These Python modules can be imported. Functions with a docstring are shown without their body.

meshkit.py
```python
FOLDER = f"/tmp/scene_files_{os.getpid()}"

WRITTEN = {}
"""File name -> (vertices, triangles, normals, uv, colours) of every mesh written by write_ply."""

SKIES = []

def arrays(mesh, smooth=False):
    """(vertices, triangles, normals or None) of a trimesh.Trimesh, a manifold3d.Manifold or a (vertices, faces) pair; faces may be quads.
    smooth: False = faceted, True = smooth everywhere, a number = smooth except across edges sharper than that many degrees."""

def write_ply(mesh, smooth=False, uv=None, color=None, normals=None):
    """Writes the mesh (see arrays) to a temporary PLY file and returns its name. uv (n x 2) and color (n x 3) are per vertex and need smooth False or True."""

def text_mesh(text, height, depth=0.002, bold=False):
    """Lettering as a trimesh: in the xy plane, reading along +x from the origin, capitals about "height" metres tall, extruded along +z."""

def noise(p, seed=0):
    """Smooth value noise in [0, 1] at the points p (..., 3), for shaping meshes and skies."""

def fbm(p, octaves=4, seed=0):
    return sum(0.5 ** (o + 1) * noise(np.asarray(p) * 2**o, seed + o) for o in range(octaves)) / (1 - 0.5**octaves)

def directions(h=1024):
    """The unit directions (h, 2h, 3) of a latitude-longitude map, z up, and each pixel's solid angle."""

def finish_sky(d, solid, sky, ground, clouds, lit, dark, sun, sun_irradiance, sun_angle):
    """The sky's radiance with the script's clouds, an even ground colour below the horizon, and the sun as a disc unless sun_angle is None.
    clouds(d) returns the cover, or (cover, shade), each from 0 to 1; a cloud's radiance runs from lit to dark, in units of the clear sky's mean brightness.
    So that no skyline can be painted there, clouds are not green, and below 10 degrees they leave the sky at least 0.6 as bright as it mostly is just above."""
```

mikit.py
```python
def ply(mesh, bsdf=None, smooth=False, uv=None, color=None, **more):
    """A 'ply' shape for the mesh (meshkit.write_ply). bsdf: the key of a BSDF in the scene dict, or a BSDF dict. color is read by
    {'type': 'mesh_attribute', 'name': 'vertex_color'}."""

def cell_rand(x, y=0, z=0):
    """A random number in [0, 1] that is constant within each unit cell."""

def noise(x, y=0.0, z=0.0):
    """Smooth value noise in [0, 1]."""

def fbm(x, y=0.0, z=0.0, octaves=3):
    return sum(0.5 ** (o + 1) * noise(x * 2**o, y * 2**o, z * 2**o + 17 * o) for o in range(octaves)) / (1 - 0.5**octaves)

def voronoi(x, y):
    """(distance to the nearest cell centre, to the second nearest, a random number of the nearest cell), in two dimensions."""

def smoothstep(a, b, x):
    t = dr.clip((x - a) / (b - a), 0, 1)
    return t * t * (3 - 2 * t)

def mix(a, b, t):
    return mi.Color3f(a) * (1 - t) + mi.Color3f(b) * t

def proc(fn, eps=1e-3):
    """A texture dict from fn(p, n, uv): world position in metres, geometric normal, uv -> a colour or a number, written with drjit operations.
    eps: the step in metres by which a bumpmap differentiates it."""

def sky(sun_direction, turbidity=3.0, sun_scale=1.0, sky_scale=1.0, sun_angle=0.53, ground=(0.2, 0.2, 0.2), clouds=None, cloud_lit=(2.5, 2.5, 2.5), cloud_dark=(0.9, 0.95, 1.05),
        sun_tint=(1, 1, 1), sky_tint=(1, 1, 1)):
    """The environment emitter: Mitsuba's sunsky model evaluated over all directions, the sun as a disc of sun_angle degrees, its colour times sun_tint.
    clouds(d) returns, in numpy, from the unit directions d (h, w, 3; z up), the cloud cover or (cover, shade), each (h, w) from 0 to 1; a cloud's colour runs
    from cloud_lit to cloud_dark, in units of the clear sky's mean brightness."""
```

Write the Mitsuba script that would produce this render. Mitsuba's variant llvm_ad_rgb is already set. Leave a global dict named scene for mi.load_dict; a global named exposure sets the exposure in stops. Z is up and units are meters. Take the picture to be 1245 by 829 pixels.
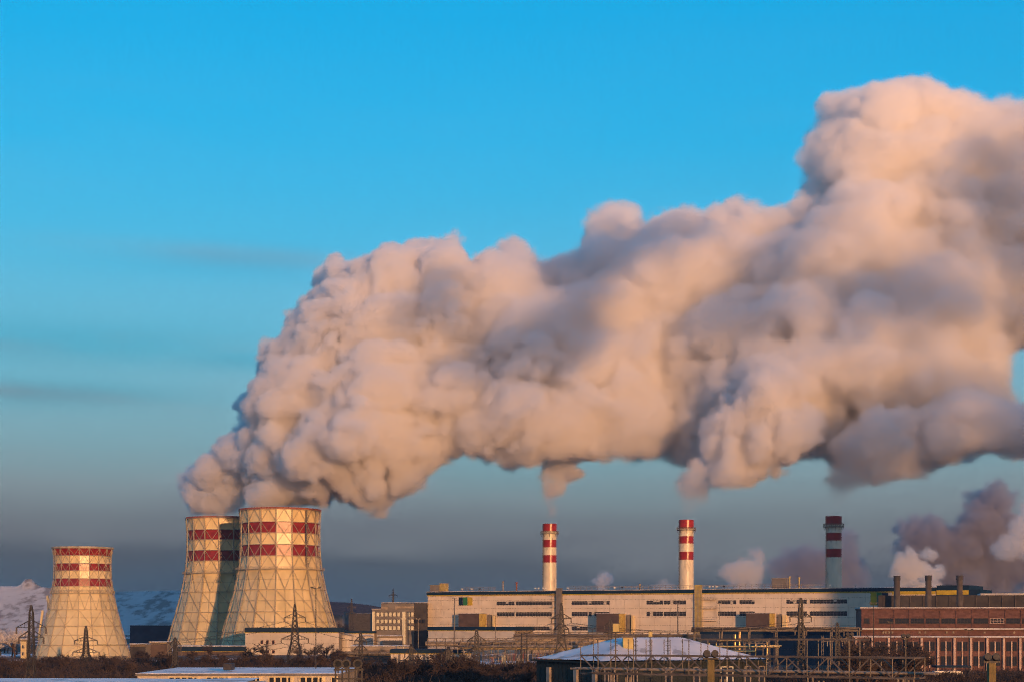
import math, random
import numpy as np
import drjit as dr
import mitsuba as mi
import trimesh, shapely
from scipy import ndimage
import mikit, meshkit
from mikit import proc, noise, fbm, smoothstep, mix

T = mi.ScalarTransform4f
F, CX, CY, HC = 2000.0, 622.5, 755.0, 16.0          # focal length and principal point of the photograph in its pixels, eye height in metres
scene, labels = {}, {}

# ------------------------------------------------------------------ camera, sky, exposure
SUN_AZ, SUN_EL = math.radians(20), math.radians(4.6)   # low sun behind the camera, a little to its right
SUN = np.array([math.sin(SUN_AZ) * math.cos(SUN_EL), -math.cos(SUN_AZ) * math.cos(SUN_EL), math.sin(SUN_EL)])
scene['camera'] = {'type': 'perspective', 'fov': 2 * math.degrees(math.atan(622.5 / F)), 'fov_axis': 'x', 'near_clip': 1.0, 'far_clip': 40000.0,
                   'to_world': T().look_at(origin=[0, 0, HC], target=[0, 100, HC], up=[0, 0, 1]),
                   'principal_point_offset_y': (414.5 - CY) / 829.0, 'medium': {'type': 'ref', 'id': 'haze_air'}}
exposure = 2.0

def veil(d):
    """Thin streaky veil towards the horizon: cover and shade by elevation, broken up by stretched noise."""
    el = np.degrees(np.arcsin(np.clip(d[..., 2], -1, 1)))
    az = np.degrees(np.arctan2(d[..., 0], d[..., 1]))
    n = meshkit.fbm(np.stack([az / 9, el / 1.6, 0 * el + 3], -1), 4, 5) - 0.5
    m = meshkit.fbm(np.stack([az / 22, el / 3.0, 0 * el + 9], -1), 3, 8) - 0.5
    e = el + 2.2 * n + 1.6 * m
    cover = np.interp(e, [0, 1.5, 3, 4.5, 6, 9, 13, 17, 20], [.96, .95, .93, .80, .62, .36, .14, .03, 0.0]) + 0.22 * np.clip(n, 0, 1) * np.exp(-((el - 8.5) / 4) ** 2)
    shade = np.interp(e, [0, .9, 1.9, 3, 4.4], [1, .97, .78, .22, 0])
    for el0, az0, wid, thick, k in ((9.3, -15, 7, .5, .34), (8.9, -9, 4, .25, .2), (12.2, -9.5, 5, .35, .2), (7.6, -16, 5, .3, .2), (10.6, 3, 5, .3, .15)):   # faint grey streaks
        cover = cover + 1.35 * k * np.exp(-((az - az0) / wid) ** 2 - ((el - el0 + 1.1 * m + .05 * (az - az0)) / thick) ** 2) * np.clip(.45 + 3.5 * n, 0, 1)
        shade = np.maximum(shade, .46 * np.exp(-((az - az0) / wid) ** 2 - ((el - el0) / (1.6 * thick)) ** 2))
    cover = np.clip(cover, 0, 1)
    g = np.clip((d @ SUN - .2) / .6, 0, 1) ** 1.5      # veil cover added round the unseen sun, to turn the fill light neutral
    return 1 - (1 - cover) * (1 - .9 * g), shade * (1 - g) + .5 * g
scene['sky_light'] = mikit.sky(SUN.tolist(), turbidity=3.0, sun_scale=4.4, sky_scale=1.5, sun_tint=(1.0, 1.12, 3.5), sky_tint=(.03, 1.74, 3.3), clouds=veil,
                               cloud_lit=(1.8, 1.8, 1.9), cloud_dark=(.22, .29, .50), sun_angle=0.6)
HAZE = 2.1e-4
scene['haze_air'] = {'type': 'homogeneous', 'albedo': {'type': 'rgb', 'value': [0.08, 0.12, 0.2]}, 'sigma_t': HAZE}

# ------------------------------------------------------------------ materials
def bs(name, rgb, rough=0.8, bump=None, **k):
    col = proc(rgb) if callable(rgb) else {'type': 'rgb', 'value': list(rgb)}
    b = {'type': 'principled', 'base_color': col, 'roughness': rough, **k}
    if bump:
        b = {'type': 'bumpmap', 'nested': proc(bump), 'scale': 1.0, 'bsdf': b}
    scene[name] = {'type': 'twosided', 'bsdf': b}

def grain(a, b, L, contrast=1.0, stretch=1.0):
    """Mottled colour between a and b with patches of about L metres (stretch > 1: drawn out downwards)."""
    def fn(p, n, uv):
        t = fbm(p.x / L, p.y / L, p.z / (L * stretch), 4)
        return mix(a, b, smoothstep(0.5 - 0.3 / contrast, 0.5 + 0.3 / contrast, t))
    return fn

bs('m_cream', grain((.61, .49, .265), (.74, .60, .345), 3.0, 1.0, 4), 0.34, specular=.4)
bs('m_cream_old', grain((.52, .42, .22), (.70, .57, .325), 5.0, 1.0, 3), 0.45, specular=.4)
bs('m_red', grain((.17, .014, .014), (.27, .024, .02), 2.0), 0.34, specular=.5)
bs('m_joint', (.22, .17, .11), .8)
bs('m_steel_tan', grain((.28, .23, .16), (.42, .34, .24), 1.5), .6)
bs('m_rust', grain((.22, .06, .04), (.32, .09, .05), 2.0), .7)
bs('m_white', lambda p, n, uv: mix(grain((.58, .52, .40), (.72, .65, .52), 4.0, 1, 4)(p, n, uv), (.24, .21, .18), .6 * smoothstep(.56, .74, fbm(p.x / 1.3, p.y / 1.3, p.z / 9, 4))), .36, specular=.5)
bs('m_chimney_red', grain((.22, .014, .016), (.32, .022, .022), 3.0), .3, specular=.5)
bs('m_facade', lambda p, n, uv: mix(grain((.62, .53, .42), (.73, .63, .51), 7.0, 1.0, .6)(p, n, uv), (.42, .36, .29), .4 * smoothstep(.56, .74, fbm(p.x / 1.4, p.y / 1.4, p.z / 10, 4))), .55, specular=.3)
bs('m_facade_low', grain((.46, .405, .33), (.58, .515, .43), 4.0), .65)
bs('m_navy', grain((.004, .02, .045), (.008, .028, .06), 4.0), .7, specular=.2)
bs('m_yellow', grain((.42, .28, .012), (.52, .36, .025), 2.0), .45)
bs('m_green', (.03, .16, .05), .5)
bs('m_brown_box', grain((.075, .05, .042), (.11, .075, .06), 2.0), .7)
bs('m_ochre', grain((.34, .25, .07), (.46, .36, .12), 1.5), .4, specular=.6)
bs('m_glass', (.025, .028, .035), .12, specular=.6)
bs('m_window_frame', (.55, .48, .38), .6)
bs('m_cream_reflect', grain((.5, .46, .33), (.64, .6, .45), 2.0), .4)  # cream paint; on the office panes it stands in for a warm reflection
bs('m_grey_wall', grain((.13, .115, .105), (.2, .18, .165), 3.0), .8)
bs('m_dark_wall', grain((.03, .028, .032), (.055, .05, .05), 3.0), .8)
bs('m_dark_blue_wall', grain((.02, .03, .05), (.035, .05, .08), 5.0), .6)
def bricks(p, n, uv):
    h = p.z / .55
    a = mikit.cell_rand(dr.floor((p.x + p.y * .3) / .9 + .5 * dr.floor(h)), dr.floor(h), 3)
    t = fbm(p.x / 6, p.y / 6, p.z / 3, 3)
    return mix((.085, .042, .036), (.18, .088, .073), dr.clip(.55 * a + .9 * (t - .3), 0, 1))
bs('m_brick', bricks, .9)
bs('m_pilaster', grain((.44, .31, .24), (.56, .41, .33), 1.5), .8)
bs('m_stack', grain((.055, .045, .04), (.10, .085, .075), 2.0), .85)
bs('m_ochre_dull', grain((.10, .07, .02), (.17, .12, .04), 1.0), .7)
bs('m_frost', grain((.40, .37, .37), (.58, .55, .55), 3.0), .95)
bs('m_snow', lambda p, n, uv: mix(grain((.50, .50, .53), (.64, .63, .65), 5.0)(p, n, uv), (.26, .24, .24), .75 * smoothstep(.60, .68, fbm(p.x / 2.6, p.y / 2.6, 7.0, 4))), .6, bump=lambda p, n, uv: .25 * fbm(p.x / 2.2, p.y / 2.2, 0, 3))
bs('m_dirty_snow', grain((.30, .28, .28), (.58, .56, .56), 4.0), .8)
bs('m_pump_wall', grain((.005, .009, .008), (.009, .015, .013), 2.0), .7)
bs('m_steel_dark', grain((.022, .02, .02), (.045, .04, .038), 1.0), .6)
bs('m_steel_mid', grain((.07, .056, .045), (.15, .12, .095), 1.2), .55)
bs('m_pipe', (.62, .45, .2), .22, metallic=1.0)
bs('m_pipe_dull', grain((.20, .16, .12), (.32, .26, .2), 2.0), .5)
bs('m_bark', grain((.05, .032, .025), (.09, .058, .045), .6), .95)
bs('m_twig', grain((.022, .017, .016), (.078, .053, .043), 7.0), .95)
bs('m_vehicle', grain((.5, .47, .46), (.6, .57, .55), 1.0), .35, specular=.5)
bs('m_tyre', (.02, .02, .02), .9)
bs('m_lamp', (.75, .7, .6), .2)
def ground_fn(p, n, uv):
    t = fbm(p.x / 60, p.y / 60, 1.0, 5)
    s = fbm(p.x / 7, p.y / 7, 4.0, 4)
    c = mix((.06, .045, .036), (.11, .082, .066), s)
    return mix(c, (.62, .62, .66), smoothstep(.60, .70, t + .45 * (s - .5)))
bs('m_ground', ground_fn, .95)
def hill_fn(p, n, uv):
    t = fbm(p.x / 26, p.y / 90, p.z / 60, 4)
    s = fbm(p.x / 8, p.y / 14, p.z / 7, 4)
    snow = mix((.46, .45, .46), (.62, .61, .61), s)
    return mix(snow, (.13, .10, .085), .7 * smoothstep(.50, .66, .55 * t + .45 * s + .02))
bs('m_hill', hill_fn, .95)
bs('m_road', grain((.045, .043, .042), (.075, .07, .068), 3.0), .9)

# ------------------------------------------------------------------ helpers
COUNT = {}
def num(base):
    """The next free key of this name: street_lamp, street_lamp_001, ..."""
    k = COUNT.get(base, 0)
    COUNT[base] = k + 1
    return base if k == 0 else f'{base}_{k:03d}'

class MB:
    """Collects boxes, bars, tubes and sheets into one mesh."""
    def __init__(self):
        self.v, self.f, self.n = [], [], 0
    def raw(self, v, f):
        v, f = np.asarray(v, float), np.asarray(f, int)
        if f.shape[1] == 4:
            f = np.vstack([f[:, [0, 1, 2]], f[:, [0, 2, 3]]])
        self.v.append(v); self.f.append(f + self.n); self.n += len(v)
        return self
    def hexa(self, b, t):
        """Six-sided solid from four bottom and four top corners, both counter-clockwise from above."""
        return self.raw(np.vstack([b, t]), [[3, 2, 1, 0], [4, 5, 6, 7], [0, 1, 5, 4], [1, 2, 6, 5], [2, 3, 7, 6], [3, 0, 4, 7]])
    def box(self, x0, x1, y0, y1, z0, z1):
        q = lambda z: [[x0, y0, z], [x1, y0, z], [x1, y1, z], [x0, y1, z]]
        return self.hexa(q(z0), q(z1))
    def bar(self, p, q, w, h=None, n=4, w2=None):
        """Straight bar of n sides and thickness w from p to q (w2: thickness at q)."""
        p, q = np.asarray(p, float), np.asarray(q, float)
        t = q - p
        L = np.linalg.norm(t)
        if L < 1e-6:
            return self
        t = t / L
        a = np.cross(t, [0, 0, 1.0] if abs(t[2]) < .95 else [1.0, 0, 0]); a /= np.linalg.norm(a)
        b = np.cross(t, a)
        w2 = w if w2 is None else w2
        ang = np.arange(n) * 2 * np.pi / n + np.pi / n
        k = 1 / math.cos(math.pi / n) if n <= 6 else 1
        ring = (np.cos(ang)[:, None] * a * .5 + np.sin(ang)[:, None] * b * .5 * ((h / w) if h else 1)) * k
        v = np.vstack([p + ring * w, q + ring * w2])
        i = np.arange(n); j = (i + 1) % n
        f = np.vstack([np.stack([i, j, j + n], 1), np.stack([i, j + n, i + n], 1), [[0, k_ + 1, k_] for k_ in range(1, n - 1)], [[n, n + k_, n + k_ + 1] for k_ in range(1, n - 1)]])
        return self.raw(v, f[:, ::-1] if n == 0 else f)
    def twig(self, p, q, w, w2=None, n=3):
        """Three-sided open bar, for twigs."""
        k = len(self.f); self.bar(p, q, w, n=3, w2=w2); self.f[k] = self.f[k][:6]
        return self
    def tube(self, pts, r, n=6):
        for a, b in zip(pts[:-1], pts[1:]):
            self.bar(a, b, 2 * r, n=n)
        return self
    def mesh(self):
        return trimesh.Trimesh(np.vstack(self.v), np.vstack(self.f), process=False)
    def put(self, key, mat, smooth=False, **k):
        scene[key] = mikit.ply(self.mesh(), mat, smooth=smooth, **k)
        return key

def tag(key, label, cat, group=None, kind=None):
    labels[key] = {'label': label, 'category': cat}
    if group: labels[key]['group'] = group
    if kind: labels[key]['kind'] = kind
    return key

def structure(key, mesh, mat, smooth=False):
    scene[key] = mikit.ply(mesh, mat, smooth=smooth)
    labels[key] = {'kind': 'structure'}

def sub(parent, name):
    return num(parent + '__' + name)

def at(px, py, y):
    """The point at depth y that stands behind this place of the photograph (used to take measurements)."""
    return np.array([(px - CX) / F * y, y, HC + (CY - py) / F * y])
def xat(px, y): return (px - CX) / F * y
def zat(py, y): return HC + (CY - py) / F * y

class Face:
    """A vertical wall plane on the ground from (x0, y0) to (x1, y1), its outside towards the viewer."""
    def __init__(self, p0, p1):
        self.p = np.array(p0, float); d = np.array(p1, float) - self.p
        self.L = np.linalg.norm(d); self.u = d / self.L
        self.n = np.array([self.u[1], -self.u[0]])
    def U(self, px):
        """Distance along the wall at which the photograph's column px meets it."""
        k = (px - CX) / F
        return (k * self.p[1] - self.p[0]) / (self.u[0] - k * self.u[1])
    def Y(self, u): return self.p[1] + u * self.u[1]
    def Z(self, py, u): return zat(py, self.Y(u))
    def pt(self, u, d, z): return np.array([self.p[0] + u * self.u[0] + d * self.n[0], self.p[1] + u * self.u[1] + d * self.n[1], z])
    def box(self, mb, u0, u1, d0, d1, z0, z1):
        """Box from u0 to u1 along the wall, d0 to d1 out of it (d1 > d0)."""
        b = [self.pt(u0, d1, z0), self.pt(u1, d1, z0), self.pt(u1, d0, z0), self.pt(u0, d0, z0)]
        return mb.hexa(b, [q + [0, 0, z1 - z0] for q in b])

# ------------------------------------------------------------------ ground, hills, road
def sheet(xs, ys, zf):
    X, Y = np.meshgrid(xs, ys, indexing='ij')
    v = np.stack([X, Y, zf(X, Y)], -1).reshape(-1, 3)
    i, j = np.meshgrid(np.arange(len(xs) - 1), np.arange(len(ys) - 1), indexing='ij')
    k = i * len(ys) + j
    return v, np.stack([k, k + len(ys), k + len(ys) + 1, k + 1], -1).reshape(-1, 4)

structure('ground', sheet(np.linspace(-5900, 5900, 60), np.linspace(-5900, 5900, 60), lambda X, Y: 0 * X), 'm_ground')

def nz(X, Y, L, s): return meshkit.fbm(np.stack([X / L, Y / L, 0 * X + s], -1), 4, s) - .5
def heap(X, Y):
    """Flat-topped spoil heap under snow, far behind at the left."""
    px = CX + X / Y * F
    top = np.interp(px, [-400, -60, 40, 70, 120, 215, 300, 345, 420], [62, 62, 62, 59, 54, 55, 52, 20, 0])
    foot = 1900 + 90 * nz(X, Y * 0, 180, 3)
    t = np.clip((Y - foot) / 210, 0, 1)
    g = nz(X, Y, 90, 4)
    cone = 13 * np.maximum(0, 1 - np.hypot((X + 632) / 11, (Y - 2150) / 30))
    return cone + top * (t ** .9) * (1 + .10 * g * (1 - t)) + 10 * g * t * (1 - t) * 2 + 2 * nz(X, Y, 30, 5) - .5
structure('spoil_heap_hill', sheet(np.linspace(-1250, -230, 190), np.linspace(1840, 2600, 110), heap), 'm_hill', True)
def far_hill(X, Y):
    px = CX + X / Y * F
    top = np.interp(px, [300, 380, 430, 480, 560, 800, 1000, 1200, 1500], [55, 60, 55, 42, 30, 26, 28, 34, 30])
    t = np.clip((Y - 2900) / 500, 0, 1)
    return top * t + 9 * nz(X, Y, 120, 6) * t - .5
structure('far_wooded_hill', sheet(np.linspace(-900, 2400, 160), np.linspace(2860, 4200, 40), far_hill), 'm_twig', True)

# ------------------------------------------------------------------ cooling towers
def polygon_ring(r, z, n, rot):
    a = rot + (np.arange(n) - .5) * 2 * np.pi / n
    return np.stack([r * np.cos(a), r * np.sin(a), np.full(n, z)], -1)

def tower_kit(prefix, n, rot, prof, rows, levels, heavy):
    """The meshes of one cooling tower about its own axis: (part name, mesh, material, smooth). prof: (z, r); rows: (z0, z1, kind) of cladding."""
    zs, rs = np.array(prof).T
    R = lambda z: np.interp(z, zs, rs)
    out = []
    rng = np.random.default_rng(n)
    # inner shell: a closed wall with an open top
    mb = MB()
    zz = np.unique(np.concatenate([zs, [r[0] for r in rows], [rows[-1][1]]])); zz = zz[zz >= rows[0][0] - .01]
    outer = [polygon_ring(R(z) - .25, z, n, rot) for z in zz]
    inner = [polygon_ring(R(z) - .7, z, n, rot) for z in zz]
    loop = outer + inner[::-1]
    i = np.arange(n); j = (i + 1) % n
    v = np.vstack(loop); m = len(loop)
    mb.raw(v, np.vstack([np.stack([k * n + i, k * n + j, ((k + 1) % m) * n + j, ((k + 1) % m) * n + i], 1) for k in range(m)]))
    out.append(('shell', mb.mesh(), 'm_joint', False))
    # cladding panels, one for each facet and row, each very slightly out of true
    for z0, z1, mat in rows:
        a, b = polygon_ring(R(z0), z0 + .08, n, rot), polygon_ring(R(z1), z1 - .08, n, rot)
        for k in range(n):
            q = np.array([a[k], a[(k + 1) % n], b[(k + 1) % n], b[k]])
            c = q.mean(0); q = c + (q - c) * [.975, .975, 1]
            nrm = np.cross(q[1] - q[0], q[3] - q[0]); nrm /= np.linalg.norm(nrm)
            q = q + nrm * rng.normal(0, .035, 4)[:, None]
            mb = MB().hexa([q[0] - .18 * nrm, q[0], q[1], q[1] - .18 * nrm][::-1], [q[3] - .18 * nrm, q[3], q[2], q[2] - .18 * nrm][::-1])
            out.append(('panel', mb.mesh(), mat, False))
    off = .95 if heavy else .38
    wc, wr, wb = (.42, .32, .2) if heavy else (.2, .24, .13)
    steel = 'm_steel_tan'
    P = lambda k, z, o=off: polygon_ring(R(z) + o, z, n, rot)[k % n]
    zb = sorted(levels)
    for k in range(n):
        mb = MB()
        for z0, z1 in zip(zb[:-1], zb[1:]):
            mb.bar(P(k, z0), P(k, z1), wc)
        out.append(('column', mb.mesh(), steel, False))
    for z in zb:
        mb = MB()
        for k in range(n):
            mb.bar(P(k, z), P(k + 1, z), wr * (1.15 if z in levels[:2] else 1))
            if heavy:
                mb.bar(P(k, z), P(k, z, .05), .3)
        out.append(('ring_beam', mb.mesh(), steel, False))
    mb = MB()
    for q, (z0, z1) in enumerate(zip(zb[:-1], zb[1:])):
        for k in range(n):
            lo0, lo1, hi0, hi1 = P(k, z0), P(k + 1, z0), P(k, z1), P(k + 1, z1)
            if z1 - z0 < 2.0:
                continue
            if heavy and z0 < 26 or not heavy and z0 < 14:
                mid = (z0 + z1) / 2
                mb.bar(hi0, lo1, wb) if (k + q) % 2 == 0 or heavy else mb.bar(lo0, hi1, wb)
                if heavy:
                    mb.bar((lo0 + lo1) / 2, (hi0 + hi1) / 2, wb * .7)
                    mb.bar(P(k, mid), P(k + 1, mid), wb * .7)
            elif q % 2 == 0:
                mb.bar(lo0, (hi0 + hi1) / 2, wb); mb.bar(lo1, (hi0 + hi1) / 2, wb)
            else:
                mb.bar(hi0, (lo0 + lo1) / 2, wb); mb.bar(hi1, (lo0 + lo1) / 2, wb)
    out.append(('bracing', mb.mesh(), steel, False))
    return out

def walkway(R, z, n, rot, wide, mat='m_steel_tan'):
    mb = MB()
    a, b = polygon_ring(R + .1, z, n, rot), polygon_ring(R + wide, z, n, rot)
    for k in range(n):
        j = (k + 1) % n
        mb.hexa([a[k], b[k], b[j], a[j]], [q + [0, 0, .25] for q in (a[k], b[k], b[j], a[j])])
        mb.bar(b[k] + [0, 0, 1.3], b[j] + [0, 0, 1.3], .12)
        mb.bar(b[k] + [0, 0, .75], b[j] + [0, 0, .75], .08)
        for t in (0, .33, .66):
            q = b[k] * (1 - t) + b[j] * t
            mb.bar(q, q + [0, 0, 1.3], .1)
    return mb.mesh()

def rim(R, z0, z1, n, rot, out_):
    mb = MB()
    a, b = polygon_ring(R - .6, z0, n, rot), polygon_ring(R + out_, z0, n, rot)
    for k in range(n):
        j = (k + 1) % n
        mb.hexa([a[k], b[k], b[j], a[j]], [q + [0, 0, z1 - z0] for q in (a[k], b[k], b[j], a[j])])
    return mb.mesh()

def to_dicts(kit):
    return [(name, mikit.ply(mesh, mat, smooth=sm)) for name, mesh, mat, sm in kit]

def place_tower(kit, x, y, rotz, label, group):
    key = num('cooling_tower')
    tag(key, label, 'cooling tower', group)
    for name, d in kit:
        scene[sub(key, name)] = {**d, 'to_world': T().translate([x, y, 0]).rotate([0, 0, 1], rotz)}
    return key

S = lambda py: 16 + (755 - py) / 2000 * 840
big_prof = [(-.5, 31.6), (S(787), 31.0), (S(763), 28.4), (S(743), 25.9), (S(716), 22.9), (S(691), 20.9), (S(675), 20.1), (S(655), 19.7), (S(634), 19.8), (S(617), 20.3)]
zl = [S(q) for q in (788, 778, 768, 756, 743.5, 730, 716.6, 704, 691.5)]
big_rows = [(a, b, 'm_cream_old') for a, b in zip(zl[:-1], zl[1:])] + [(S(691.5), S(675.5), 'm_cream'), (S(675.5), S(661.5), 'm_red'), (S(661.5), S(647.5), 'm_cream'), (S(647.5), S(634), 'm_red'), (S(634), S(618.5), 'm_cream')]
big_levels = [S(q) for q in (691.5, 618.5, 634, 647.5, 661.5, 675.5, 716.6, 743.5, 768, 789)]
NB = 16
face_az = math.atan2(-math.cos(math.radians(14)), math.sin(math.radians(14)))   # one facet looks half-way between the sun and the viewer
rot_b = face_az % (2 * np.pi / NB)
kit = tower_kit('big', NB, rot_b, big_prof, big_rows, big_levels, True)
kit.append(('walkway', walkway(21.9, S(692), NB, rot_b, 1.3), 'm_steel_tan', False))
kit.append(('rim', rim(20.4, S(618.4), S(616.3), NB, rot_b, 1.1), 'm_rust', False))
legs = MB()
for k in range(NB):   # raking legs that carry the shell over its basin
    a, b = polygon_ring(31.2, S(788), NB, rot_b), polygon_ring(32.6, -.4, NB, rot_b)
    legs.bar(a[k], b[k], .8); legs.bar(a[k], (b[k] + b[(k + 1) % NB]) / 2, .6); legs.bar(a[(k + 1) % NB], (b[k] + b[(k + 1) % NB]) / 2, .6)
kit.append(('leg_ring', legs.mesh(), 'm_steel_tan', False))
basin = MB()
a, b = polygon_ring(33.2, -.3, NB, rot_b), polygon_ring(34, -.3, NB, rot_b)
for k in range(NB):
    j = (k + 1) % NB
    basin.hexa([a[k], b[k], b[j], a[j]], [q + [0, 0, 2.0] for q in (a[k], b[k], b[j], a[j])])
kit.append(('basin', basin.mesh(), 'm_facade_low', False))
lad = MB()   # caged ladder up the upper drum
ka = rot_b + 2 * np.pi * ((-math.pi / 2 + .82 - rot_b) / (2 * np.pi))
for z0, z1 in ((S(689), S(664)), (S(662), S(636)), (S(634), S(619))):
    for s in (-.5, .5):
        c_, s_ = math.cos(ka + s / 21), math.sin(ka + s / 21)
        lad.bar([22 * c_, 22 * s_, z0], [22 * c_, 22 * s_, z1], .28)
    for z in np.arange(z0, z1, .9):
        lad.bar([22 * math.cos(ka - .5 / 21), 22 * math.sin(ka - .5 / 21), z], [22 * math.cos(ka + .5 / 21), 22 * math.sin(ka + .5 / 21), z], .16)
kit.append(('ladder', lad.mesh(), 'm_steel_mid', False))
kit = to_dicts(kit)
T1, T2 = np.array([xat(340.5, 860), 860]), np.array([xat(272, 930), 930])
place_tower(kit, *T1, 0, 'big lattice cooling tower with two red bands standing foremost, in front of its twin', 'lattice cooling towers with red bands')
place_tower(kit, *T2, 0, 'big lattice cooling tower half hidden behind its twin and in its shadow', 'lattice cooling towers with red bands')

S3 = lambda py: 16 + (755 - py) / 2000 * 669
r3 = lambda px: px / 2000 * 681
small_prof = [(-.5, r3(57)), (S3(795), r3(55)), (S3(784), r3(51.5)), (S3(761), r3(45)), (S3(741), r3(40)), (S3(721), r3(36)), (S3(706), r3(33.5)), (S3(690), r3(32.6)), (S3(675), r3(33)), (S3(664), r3(35))]
rows3 = [(S3(b), S3(a), m) for b, a, m in ((798, 784, 'm_cream_old'), (784, 772, 'm_cream_old'), (772, 761, 'm_cream_old'), (761, 751, 'm_cream_old'), (751, 741, 'm_cream_old'), (741, 731, 'm_cream_old'), (731, 721, 'm_cream_old'),
         (721, 712.5, 'm_cream'), (712.5, 703, 'm_red'), (703, 693.5, 'm_cream'), (693.5, 684.5, 'm_red'), (684.5, 675, 'm_cream'), (675, 666, 'm_red'))]
lev3 = [S3(q) for q in (721, 666, 675, 684.5, 693.5, 703, 712.5, 741, 761, 784, 799)]
rot3 = (-math.pi / 2 + math.radians(18)) % (2 * np.pi / 18)
kit = tower_kit('small', 18, rot3, small_prof, rows3, lev3, False)
kit.append(('walkway', walkway(r3(35.6), S3(721.5), 18, rot3, .9), 'm_steel_tan', False))
kit.append(('rim', rim(r3(35), S3(666), S3(664), 18, rot3, .7), 'm_steel_tan', False))
lg = MB()
for k in range(18):
    a, b = polygon_ring(r3(55.5), S3(798), 18, rot3), polygon_ring(r3(57.5), -.3, 18, rot3)
    lg.bar(a[k], b[k], .5); lg.bar(a[k], (b[k] + b[(k + 1) % 18]) / 2, .4); lg.bar(a[(k + 1) % 18], (b[k] + b[(k + 1) % 18]) / 2, .4)
kit.append(('leg_ring', lg.mesh(), 'm_steel_tan', False))
riser = MB()   # pale stair shaft up the left flank
for (pa, pb) in (((58, 724), (59, 742)), ((52, 742), (47, 778))):
    a, b = at(pa[0], pa[1], 690) - [xat(100.5, 681), 681, 0], at(pb[0], pb[1], 690) - [xat(100.5, 681), 681, 0]
    riser.bar(b, a, .8)
kit.append(('riser', riser.mesh(), 'm_cream', False))
place_tower(to_dicts(kit), xat(100.5, 681), 681, 0, 'small smooth cooling tower with three red bands standing alone at the left', 'lattice cooling towers with red bands')

# ------------------------------------------------------------------ tall chimneys
def lathe(mb, prof, n=48):
    a = np.arange(n) * 2 * np.pi / n
    rings = [np.stack([r * np.cos(a), r * np.sin(a), np.full(n, z)], -1) for r, z in prof]
    i = np.arange(n); j = (i + 1) % n
    f = np.vstack([np.stack([k * n + i, k * n + j, (k + 1) * n + j, (k + 1) * n + i], 1) for k in range(len(prof) - 1)])
    return mb.raw(np.vstack(rings), f)

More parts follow.
